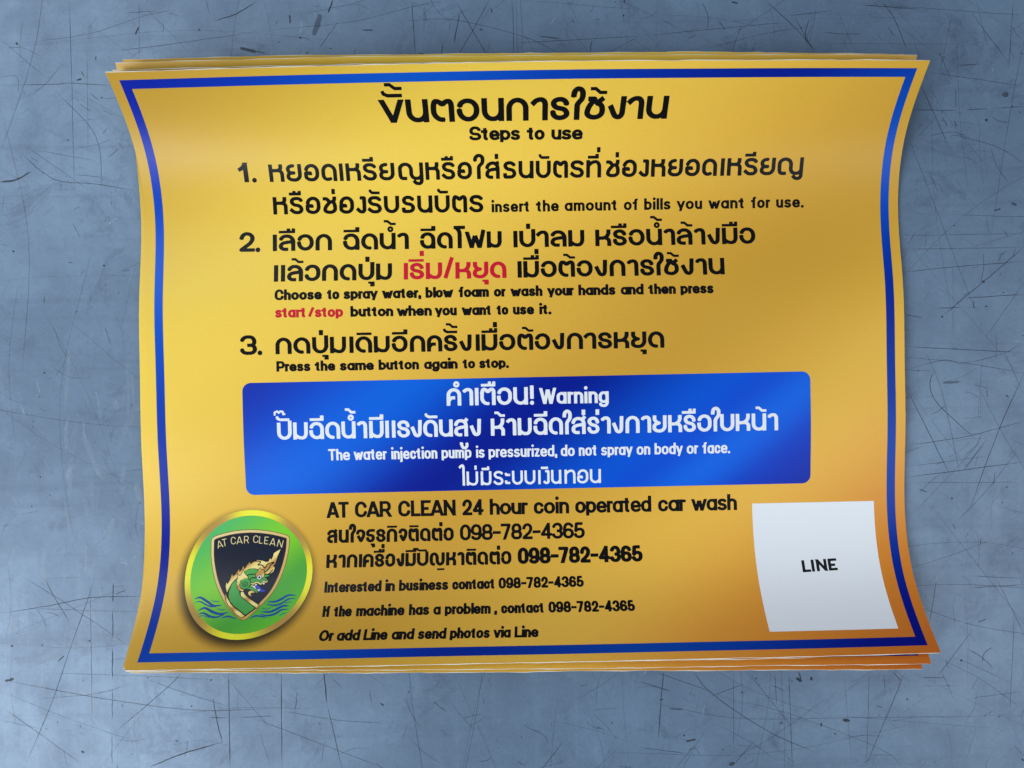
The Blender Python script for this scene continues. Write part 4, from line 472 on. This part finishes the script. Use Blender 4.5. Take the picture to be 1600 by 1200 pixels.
def m_table():
    m = NT('scuffed_blue_grey_table'); g = m.n('ShaderNodeNewGeometry'); P = g.outputs['Position']
    a = m.noise(P, 9, 5, .6); b = m.noise(P, 46, 5, .65, .4); d = m.noise(P, 900, 3, .7)
    mp = m.n('ShaderNodeMapping'); mp.inputs['Scale'].default_value = (160, 5, 1); m.l(P, mp.inputs[0]); st = m.noise(mp.outputs[0], 1, 4, .6, .2)
    mp2 = m.n('ShaderNodeMapping'); mp2.inputs['Scale'].default_value = (6, 130, 1); mp2.inputs['Rotation'].default_value = (0, 0, .12); m.l(P, mp2.inputs[0]); st2 = m.noise(mp2.outputs[0], 1, 4, .6, .2)
    c = m.ramp(a, [(.25, lin(91,112,134)), (.5, lin(105,128,151)), (.8, lin(118,141,164))])
    c = m.mix(m.math('MULTIPLY', m.math('SUBTRACT', b, .42, clamp=True), 1.3, clamp=True), c, lin(76,92,116))
    c = m.mix(m.math('MULTIPLY', m.math('SUBTRACT', st, .55, clamp=True), 1.1, clamp=True), c, lin(112,139,165))
    c = m.mix(m.math('MULTIPLY', m.math('SUBTRACT', st2, .56, clamp=True), 1.8, clamp=True), c, lin(72,89,112))
    e = m.noise(P, 21, 6, .75, 1.2); pale = m.math('MULTIPLY', m.math('SUBTRACT', e, .56, clamp=True), 4.5, clamp=True)
    c = m.mix(m.math('MULTIPLY', pale, .45), c, lin(126,152,178))
    e2 = m.noise(P, 33, 6, .8, .8); c = m.mix(m.math('MULTIPLY', m.math('SUBTRACT', .46, e2, clamp=True), 3.5, clamp=True), c, lin(66,80,102))
    k = m.math('MULTIPLY_ADD', d, .34, .83); x = m.n('ShaderNodeVectorMath', operation='SCALE'); m.l(c, x.inputs[0]); m.l(k, x.inputs['Scale'])
    m.l(x.outputs[0], m.b.inputs['Base Color'])
    r = m.math('MULTIPLY_ADD', b, .20, .27); r = m.math('MULTIPLY_ADD', st, .14, r); m.l(r, m.b.inputs['Roughness'])
    m.b.inputs['Specular IOR Level'].default_value = .55; m.b.inputs['Metallic'].default_value = .15
    bp = m.n('ShaderNodeBump'); bp.inputs['Strength'].default_value = .25; bp.inputs['Distance'].default_value = .0004
    h = m.math('ADD', m.math('MULTIPLY', st, .5), m.math('MULTIPLY', b, .6)); h = m.math('MULTIPLY_ADD', d, .12, h); m.l(h, bp.inputs['Height']); m.l(bp.outputs[0], m.b.inputs['Normal'])
    return m.m
M['table'] = m_table()
def m_scratch():
    m = NT('ink_and_dirt_in_scratches'); m.b.inputs['Base Color'].default_value = (.014, .018, .028, 1); m.b.inputs['Roughness'].default_value = .6
    a = m.n('ShaderNodeAttribute', attribute_name='ink'); g = m.n('ShaderNodeNewGeometry')
    f = m.noise(g.outputs['Position'], 260, 3, .7); f = m.math('MULTIPLY_ADD', f, 1.5, .30, clamp=True)
    m.l(m.math('MULTIPLY', a.outputs['Fac'], f, clamp=True), m.b.inputs['Alpha']); return m.m
M['scratch'] = m_scratch()

# ================================================================ the curled sheets
SHEET_W, SHEET_H = 146.2, 113.55        # half sizes, mm
NK = 9
def spline(xk, yk, x):
    n = len(xk); h = np.diff(xk); A = np.zeros((n, n)); b = np.zeros(n); A[0, 0] = A[-1, -1] = 1
    for i in range(1, n-1):
        A[i, i-1] = h[i-1]; A[i, i] = 2*(h[i-1]+h[i]); A[i, i+1] = h[i]; b[i] = 6*((yk[i+1]-yk[i])/h[i]-(yk[i]-yk[i-1])/h[i-1])
    Q = np.linalg.solve(A, b); i = np.clip(np.searchsorted(xk, x)-1, 0, n-2); t = x-xk[i]; hh = h[i]
    return ((Q[i+1]-Q[i])/(6*hh)*t**3+Q[i]/2*t**2+((yk[i+1]-yk[i])/hh-hh*(2*Q[i]+Q[i+1])/6)*t+yk[i])
class Curl:
    """a sheet of vinyl whose top and bottom edges curl up off the table; u, v in mm on the flat print -> metres in space"""
    def __init__(s, knots, bulge, H, du=0, dv=0, rot=0, ct=1, cb=1, twt=0, twb=0, stretch=0, gap=0, wave=(0, 1, 0)):
        zk = np.array(knots, float); m = zk[2:7].mean(); zk[:2] = m+(zk[:2]-m)*cb; zk[7:] = m+(zk[7:]-m)*ct; zk = zk-gap
        s.sk = np.linspace(-.5, .5, 401)*H; s.H = H
        s.Z = spline(np.linspace(-.5, .5, NK)*H, zk, s.sk); s.dz = np.gradient(s.Z, s.sk)
        Y = np.concatenate([[0], np.cumsum(np.sqrt(np.clip(1-((s.dz[1:]+s.dz[:-1])/2)**2, .05, 1))*H/400)]); s.Y = Y-np.interp(0, s.sk, Y)
        s.b = bulge; s.wv = wave; s.du, s.dv, s.rot, s.tt, s.tb, s.st = du, dv, rot, twt, twb, 1+stretch
    def at(s, u, v, off=0.):
        u = np.asarray(u, float)*MM; v = np.asarray(v, float)*MM*s.st
        su = u/.1462; sv = v/(SHEET_H*MM)
        tw = np.where(sv > 0, s.tt, s.tb)*su*np.abs(sv)**3
        c, n = math.cos(s.rot), math.sin(s.rot); u, v = u*c-v*n+s.du, u*n+v*c+s.dv
        y = np.interp(v, s.sk, s.Y); z = np.interp(v, s.sk, s.Z); h2 = s.H/2
        sl = np.interp(v, s.sk, s.dz); k = np.sqrt(np.clip(1-sl**2, .05, 1))
        y = np.where(np.abs(v) > h2, y+(v-np.sign(v)*h2)*k, y); z = np.where(np.abs(v) > h2, z+(v-np.sign(v)*h2)*sl, z)
        w = v/h2; a = np.clip(w, 0, 1.2)**3; b = np.clip(-w, 0, 1.2)**3; q = u/.1425
        z = z+a*(s.b[0]*(1-q**2)+s.b[1]*q)+b*(s.b[2]*(1-q**2)+s.b[3]*q)+tw+s.wv[0]*(a+b)*(np.sin(q*s.wv[1]*3+s.wv[2]+w)+.4*np.sin(q*s.wv[1]*7.3+2*s.wv[2]))
        o = off*MM
        return np.stack([u, y-sl*o, z+k*o], -1)
p = P
def curl(**kw): return Curl(p[8:17], p[17:21], p[5], **kw)
TOP = curl(wave=(.00018, 1.3, .4))

def mesh_obj(name, verts, polys, mat, parent=None, uvs=None, smooth=True, mats=None, midx=None):
    """verts (n,3); polys: list of int arrays (m, k)"""
    me = bpy.data.meshes.new(name); n = sum(len(q) for q in polys)
    me.vertices.add(len(verts)); me.vertices.foreach_set('co', np.asarray(verts, np.float32).ravel())
    idx = np.concatenate([q.ravel() for q in polys]); tot = np.concatenate([np.full(len(q), q.shape[1]) for q in polys])
    me.loops.add(len(idx)); me.loops.foreach_set('vertex_index', idx.astype(np.int32))
    me.polygons.add(n); st = np.concatenate([[0], np.cumsum(tot)[:-1]]); me.polygons.foreach_set('loop_start', st.astype(np.int32))
    try: me.polygons.foreach_set('loop_total', tot.astype(np.int32))
    except Exception: pass
    if midx is not None: me.polygons.foreach_set('material_index', np.asarray(midx, np.int32))
    me.polygons.foreach_set('use_smooth', np.full(n, smooth))
    if uvs is not None:
        L = me.uv_layers.new(name='print'); L.data.foreach_set('uv', np.asarray(uvs, np.float32)[idx].ravel())
    me.update(calc_edges=True); me.validate()
    for q in (mats or [mat]): me.materials.append(q)
    o = bpy.data.objects.new(name, me); COL.objects.link(o)
    if parent: o.parent = parent
    return o
def flat_print(name, F, surf, mat, off, parent):
    uv, polys = F.mesh()
    return mesh_obj(name, surf.at(uv[:, 0], uv[:, 1], off), polys, mat, parent, uv/100)

# paper with a real thickness, its cut edge left white
def paper(surf, parent, th=.24, jag=0, seed=0):
    rnd = np.random.RandomState(seed); nu, nv = 90, 140
    us = np.linspace(-SHEET_W, SHEET_W, nu); vs = np.linspace(-SHEET_H, SHEET_H, nv)
    U, V = np.meshgrid(us, vs); U = U.copy(); V = V.copy()
    V[0] += rnd.normal(0, .05, nu); V[-1] += rnd.normal(0, .05, nu); U[:, 0] += rnd.normal(0, .015, nv); U[:, -1] += rnd.normal(0, .015, nv)
    top = surf.at(U.ravel(), V.ravel(), 0); bot = surf.at(U.ravel(), V.ravel(), -th); g = np.arange(nu*nv).reshape(nv, nu)
    q = np.stack([g[:-1, :-1], g[:-1, 1:], g[1:, 1:], g[1:, :-1]], -1).reshape(-1, 4); N = nu*nv
    # the rim has vertices of its own so that its shading stays sharp
    ring = np.concatenate([g[0, :], g[1:, -1], g[-1, -2::-1], g[-2:0:-1, 0]]); R = len(ring)
    ru, rv = U.ravel()[ring], V.ravel()[ring]; wob = .12+.06*np.sin(np.arange(R)*.7+seed)+rnd.uniform(-.04, .04, R)
    lip = surf.at(ru+np.sign(ru)*wob*.2*(np.abs(ru) > SHEET_W-.5), rv+np.sign(rv)*wob*(np.abs(rv) > SHEET_H-.5), -th)
    vt = np.concatenate([top, bot, top[ring], lip]); a = 2*N+np.arange(R); b = a+R
    side = np.stack([b, np.roll(b, -1), np.roll(a, -1), a], -1)   # the liner sticks out a little past the printed face
    uv = np.stack([U.ravel(), V.ravel()], 1)/100; uvs = np.concatenate([uv, uv, uv[ring], uv[ring]])
    return mesh_obj('paper', vt, [q, q[:, ::-1]+N, side], None, parent, uvs, mats=[M['gold'], M['backing']],
                    midx=[0]*len(q)+[1]*len(q)+[1]*R)
def border(surf, parent, off=.03, w=3.25, hw=142.5, hh=110.75):
    n = 120; V = []; Q = []
    def strip(u0, u1, v0, v1, nu, nv):
        U, W = np.meshgrid(np.linspace(u0, u1, nu), np.linspace(v0, v1, nv)); g = np.arange(nu*nv).reshape(nv, nu)+sum(len(x) for x in V)
        V.append(np.stack([U.ravel(), W.ravel()], 1)); Q.append(np.stack([g[:-1, :-1], g[:-1, 1:], g[1:, 1:], g[1:, :-1]], -1).reshape(-1, 4))
    strip(-hw, hw, hh-w, hh, n, 3); strip(-hw, hw, -hh, -hh+w, n, 3)
    strip(-hw, -hw+w, -hh+w, hh-w, 3, n); strip(hw-w, hw, -hh+w, hh-w, 3, n)
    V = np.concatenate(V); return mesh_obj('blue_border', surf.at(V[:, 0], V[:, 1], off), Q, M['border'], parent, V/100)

def empty(name, label, cat, group):
    o = bpy.data.objects.new(name, None); COL.objects.link(o); o['label'] = label; o['category'] = cat; o['group'] = group; o.empty_display_size = .02; return o
G = 'printed sticker sheets in the pile'
top = empty('sticker_sheet', 'topmost gold sticker sheet carrying the car wash instructions, warning panel and round emblem', 'sticker', G)
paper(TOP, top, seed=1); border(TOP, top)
LOWER = [dict(du=-0.001414, dv=-9.9e-05, rot=-0.008828, ct=0.836458, cb=0.853465, twt=0.001696, twb=-0.00148, stretch=-0.006689, gap=0.0003),
    dict(du=-0.001729, dv=-0.000149, rot=-0.007894, ct=0.668576, cb=0.821562, twt=0.001076, twb=0.001514, stretch=0.01163, gap=0.0006),
    dict(du=-0.002866, dv=0.000119, rot=-0.009809, ct=0.38817, cb=0.624032, twt=0.001282, twb=0.0019, stretch=0.022641, gap=0.0009)]
LABELS = ['second gold sheet, directly under the topmost one, a thin sliver at its corners',
          'third gold sheet down the pile, its edge standing between the sliver and the lowest',
          'lowest gold sheet, lying on the table, its edge outermost at top and bottom']
for i, q in enumerate(LOWER):
    s = curl(wave=(.00035, 1+.35*i, 1.7*i+1), **q); e = empty('sticker_sheet', LABELS[i], 'sticker', G); paper(s, e, seed=5+i); border(s, e)

# ================================================================ lettering
def text_field(chunks, h=.17):
    if max(c[6] for c in chunks) < 4.6: h = .13
    u0 = min(c[2] for c in chunks)-2; u1 = max(c[3] for c in chunks)+3; H = max(c[6] for c in chunks)
    v0 = min(min(c[4], c[5]) for c in chunks); v1 = max(max(c[4], c[5]) for c in chunks)
    F = Field(u0, u1, v0-H*.95-.5, v1+H*2.0+.5, h)
    for c in chunks: typeset(F, *c)
    return F
def rrect(F, u0, u1, v0, v1, r):
    cu, cv, hu, hv = (u0+u1)/2, (v0+v1)/2, (u1-u0)/2, (v1-v0)/2
    F.add((u0-2, u1+2, v0-2, v1+2), lambda X, Y: np.hypot(np.maximum(np.abs(X-cu)-hu+r, 0), np.maximum(np.abs(Y-cv)-hv+r, 0))+np.minimum(np.maximum(np.abs(X-cu)-hu+r, np.abs(Y-cv)-hv+r), 0)-r)
F = Field(-112, 112, -51, -2, .5); rrect(F, -109.4, 109.6, -48.45, -4.95, 3.2)
panel = flat_print('warning_panel', F, TOP, M['panel'], .03, top)
F = Field(85, 136.5, -106, -54, .5); rrect(F, 86.8, 134.2, -104.27, -55.9, .05)
code = flat_print('code_panel', F, TOP, M['code'], .03, top)
for name, colr, layer, chunks in LINES:
    par = {'sheet': top, 'panel': panel, 'code': code}[layer]; off = .03 if layer == 'sheet' else .06
    o = flat_print(name, text_field(chunks), TOP, M[colr], off, par)
    if colr == 'red': o['label'] = 'red words among the black ones'

# ================================================================ round emblem
EC = (-107.95, -78.7)
def field(h=.16, r=26): return Field(EC[0]-r, EC[0]+r, EC[1]-r, EC[1]+r, h)
F = field(.3); F.disc(EC[0], EC[1], 24.4); emblem = flat_print('emblem', F, TOP, M['ring'], .03, top)
F = field(.3); F.disc(EC[0], EC[1], 22.25); flat_print('green_field', F, TOP, M['green'], .05, emblem)
F = field()
for q, r in E['waves']: F.taper(q, r/5/4.1)
flat_print('waves', F, TOP, M['wave'], .065, emblem)
sh = smooth(E['shield']+[E['shield'][0]], 4)[:-1]
F = field(); F.poly(sh, .12); flat_print('shield_edge', F, TOP, M['brown'], .065, emblem)
F = field(); F.poly(sh, -.12); flat_print('shield_frame', F, TOP, M['frame'], .08, emblem)
F = field(); F.poly(sh, -1.05); flat_print('shield_edge', F, TOP, M['brown'], .095, emblem)
F = field(); F.poly(sh, -1.22); flat_print('shield_field', F, TOP, M['navy'], .11, emblem)
F = field(.13)
for ch, x, y, a, w, h in E['letters']:
    R = Field(-4, 4, -4, 4, .13); glyph(R, GL[ch][3], -w/2, -h/2, w, h/1.37, .30, .27)
    c, s = math.cos(math.radians(a)), math.sin(math.radians(a))
    def f(X, Y, x=x, y=y, c=c, s=s, R=R):
        # sample the upright letter in its own turned frame
        a_ = (X-x)*c+(Y-y)*s; b_ = -(X-x)*s+(Y-y)*c
        i = np.clip((a_-R.u0)/R.h, 0, R.nx-1.001); j = np.clip((b_-R.v0)/R.h, 0, R.ny-1.001); i0 = i.astype(int); j0 = j.astype(int); fi = i-i0; fj = j-j0; D = R.d
        return D[j0, i0]*(1-fi)*(1-fj)+D[j0, i0+1]*fi*(1-fj)+D[j0+1, i0]*(1-fi)*fj+D[j0+1, i0+1]*fi*fj
    F.add((x-3.4, x+3.4, y-3.4, y+3.4), f)
o = flat_print('lettering', F, TOP, M['letter'], .125, emblem); o['label'] = 'pale gold words arched across the top of the shield'
F = field(.13)
for k in ('neck', 'mane', 'head', 'ear_flame', 'brow', 'curl', 'strip_l', 'strip_r'): F.poly(E[k], .22)
F.disc(*E['ear'], 2.25); flat_print('serpent_outline', F, TOP, M['black'], .125, emblem)
F = field(.13)
for k in ('mane', 'strip_l', 'strip_r', 'curl'): F.poly(E[k])
flat_print('serpent_mane', F, TOP, M['sand'], .14, emblem)
F = field(.13); F.poly(E['neck'], -.26); F.poly(E['head'], -.18); flat_print('serpent_body', F, TOP, M['leaf'], .155, emblem)
F = field(.11)
for q in E['lines']: F.line(smooth(q, 5), .19)
F.poly(E['ear_flame'], .2); F.poly(E['brow'], .2); F.disc(*E['ear'], 2.2); F.line(smooth(E['lip'], 5), .36, cap=True); F.line(smooth(E['lip2'], 5), .33, cap=True)
flat_print('serpent_line_work', F, TOP, M['black'], .17, emblem)
F = field(.11); F.poly(E['ear_flame']); F.poly(E['brow']); F.line(smooth(E['lip'], 5), .2, cap=True); F.line(smooth(E['lip2'], 5), .18, cap=True)
flat_print('serpent_flames', F, TOP, M['sand'], .185, emblem)
F = field(.11); F.disc(*E['ear'], 1.95); flat_print('serpent_ear', F, TOP, M['leaf'], .20, emblem)
F = field(.1); F.line(smooth(E['spiral'], 6), .12, cap=True); F.disc(*E['eye'], .95); flat_print('serpent_ear_spiral', F, TOP, M['black'], .215, emblem)
F = field(.1); F.poly(E['tongue']); flat_print('serpent_tongue', F, TOP, M['tongue'], .215, emblem)
F = field(.1); F.disc(*E['eye'], .78)
for q in E['teeth']: F.disc(*q, .33)
flat_print('serpent_eye_and_teeth', F, TOP, M['white'], .23, emblem)
F = field(.1); F.disc(*E['eye'], .45); flat_print('serpent_pupil', F, TOP, M['navy'], .245, emblem)

# ================================================================ the table
ZT = -0.0006
nx = 2
tv = np.array([(-1.2, -1, ZT), (1.2, -1, ZT), (1.2, 1, ZT), (-1.2, 1, ZT), (-1.2, -1, ZT-.003), (1.2, -1, ZT-.003), (1.2, 1, ZT-.003), (-1.2, 1, ZT-.003)])
tab = mesh_obj('table_top', tv, [np.array([(0, 1, 2, 3), (7, 6, 5, 4), (4, 5, 1, 0), (5, 6, 2, 1), (6, 7, 3, 2), (7, 4, 0, 3)])], M['table'], smooth=False)
tab['kind'] = 'structure'; tab['label'] = 'scratched blue grey sheet metal table top under the stickers'
rnd = random.Random(11); VS, QS, INK = [], [], []
def scratch(pts, w, ink, z):
    """a thin tapered strip; pts in mm, w in mm"""
    P = np.array(smooth(pts, 6) if len(pts) > 2 else [tuple(np.array(pts[0])*(1-t)+np.array(pts[1])*t) for t in np.linspace(0, 1, 7)])
    n = len(P); d = np.gradient(P, axis=0); L = np.hypot(d[:, 0], d[:, 1])+1e-9; N = np.stack([-d[:, 1]/L, d[:, 0]/L], 1)
    P = P+N*np.array([rnd.gauss(0, .05) for _ in range(n)])[:, None]
    t = np.linspace(0, 1, n); prof = np.clip(np.minimum(t, 1-t)*5+.25, 0, 1)
    if w > 1.2: prof = np.clip(np.minimum(t, 1-t)*2+.55, 0, 1)
    b = sum(len(v) for v in VS); k = np.array([rnd.uniform(.75, 1.15) for _ in range(n)])
    A = P+N*(w/2*prof*k)[:, None]; B = P-N*(w/2*prof*k)[:, None]; V = np.zeros((2*n, 3)); V[:n, :2] = A*MM; V[n:, :2] = B*MM; V[:, 2] = z
    VS.append(V); i = np.arange(n-1); QS.append(np.stack([b+n+i, b+n+i+1, b+i+1, b+i], 1)); INK.append(np.concatenate([ink*np.clip(prof+.2, 0, 1)]*2))
zi = 0
def nz():
    global zi; zi = (zi+1) % 40; return ZT+.00003+zi*1e-6
for pts, w, ink in SCR: scratch(pts, max(w*.27, .2), ink*.9, nz())
X, Y = 235, 185
def ok(x, y): return True
for _ in range(560):       # long faint ones
    x, y = rnd.uniform(-X, X), rnd.uniform(-Y, Y); a = rnd.choice([0, math.pi/2, rnd.uniform(0, math.pi), rnd.uniform(0, math.pi), rnd.uniform(0, math.pi)])+rnd.gauss(0, .06)
    L = rnd.choice([8, 15, 30, 60, 110])*rnd.uniform(.5, 1.3); c = rnd.gauss(0, .05)*L
    dx, dy = math.cos(a)*L/2, math.sin(a)*L/2
    if x < -40 and rnd.random() < .45: continue
    scratch([(x-dx, y-dy), (x-dy/L*2*c, y+dx/L*2*c), (x+dx, y+dy)], rnd.uniform(.13, .24), rnd.uniform(.12, .38), nz())
for _ in range(1500):      # short nicks
    x, y = rnd.uniform(-X, X), rnd.uniform(-Y, Y); a = rnd.uniform(0, math.pi); L = rnd.choice([1.5, 3, 6, 12]) if x > -60 or rnd.random() < .5 else 1.2
    L = L*rnd.uniform(.5, 1.4); b = a+rnd.gauss(0, .25)
    scratch([(x, y), (x+math.cos(a)*L/2, y+math.sin(a)*L/2), (x+math.cos(a)*L/2+math.cos(b)*L/2, y+math.sin(a)*L/2+math.sin(b)*L/2)], rnd.uniform(.13, .32), rnd.choice([.10, .18, .25, .36, .6])*rnd.uniform(.7, 1.1), nz())
for _ in range(160):       # specks
    x, y = rnd.uniform(-X, X), rnd.uniform(-Y, Y); a = rnd.uniform(0, math.pi); L = rnd.uniform(.3, .9)
    scratch([(x, y), (x+math.cos(a)*L, y+math.sin(a)*L)], rnd.uniform(.3, .8), rnd.uniform(.3, .9), nz())
o = mesh_obj('scratches', np.concatenate(VS), QS, M['scratch'], tab, smooth=False); o['kind'] = 'stuff'
o['label'] = 'dark knife scratches, nicks and specks in the table paint'
at = o.data.attributes.new('ink', 'FLOAT', 'POINT'); at.data.foreach_set('value', np.concatenate(INK).astype(np.float32))

VS, QS, INK = [], [], []
for _ in range(170):       # pale rubbed marks, mostly up and down in the lower left corner
    x, y = rnd.uniform(-X, -150), rnd.uniform(-Y, -10); L = rnd.uniform(3, 22); a = math.pi/2+rnd.gauss(0, .2)
    scratch([(x, y), (x+math.cos(a)*L/2+rnd.gauss(0, .4), y+math.sin(a)*L/2), (x+math.cos(a)*L, y+math.sin(a)*L)], rnd.uniform(.4, 2.4), rnd.uniform(.05, .26), nz()+.00005)
for _ in range(260):       # pale nicks where the metal shows
    x, y = rnd.uniform(-X, X), rnd.uniform(-Y, Y); L = rnd.choice([.4, .6, 1.5, 5]); a = rnd.uniform(0, math.pi)
    scratch([(x, y), (x+math.cos(a)*L, y+math.sin(a)*L)], rnd.uniform(.15, .4), rnd.uniform(.2, .7), nz()+.00005)
m = NT('pale_rubbed_metal'); m.b.inputs['Base Color'].default_value = lin(190, 204, 220); m.b.inputs['Roughness'].default_value = .4
at_ = m.n('ShaderNodeAttribute', attribute_name='ink'); g_ = m.n('ShaderNodeNewGeometry'); f_ = m.noise(g_.outputs['Position'], 420, 4, .8)
m.l(m.math('MULTIPLY', at_.outputs['Fac'], m.math('MULTIPLY_ADD', f_, 2.6, -.7, clamp=True), clamp=True), m.b.inputs['Alpha'])
o = mesh_obj('scuffs', np.concatenate(VS), QS, m.m, tab, smooth=False); o['kind'] = 'stuff'; o['label'] = 'pale rubbed marks and nicks in the table paint'
at = o.data.attributes.new('ink', 'FLOAT', 'POINT'); at.data.foreach_set('value', np.concatenate(INK).astype(np.float32))
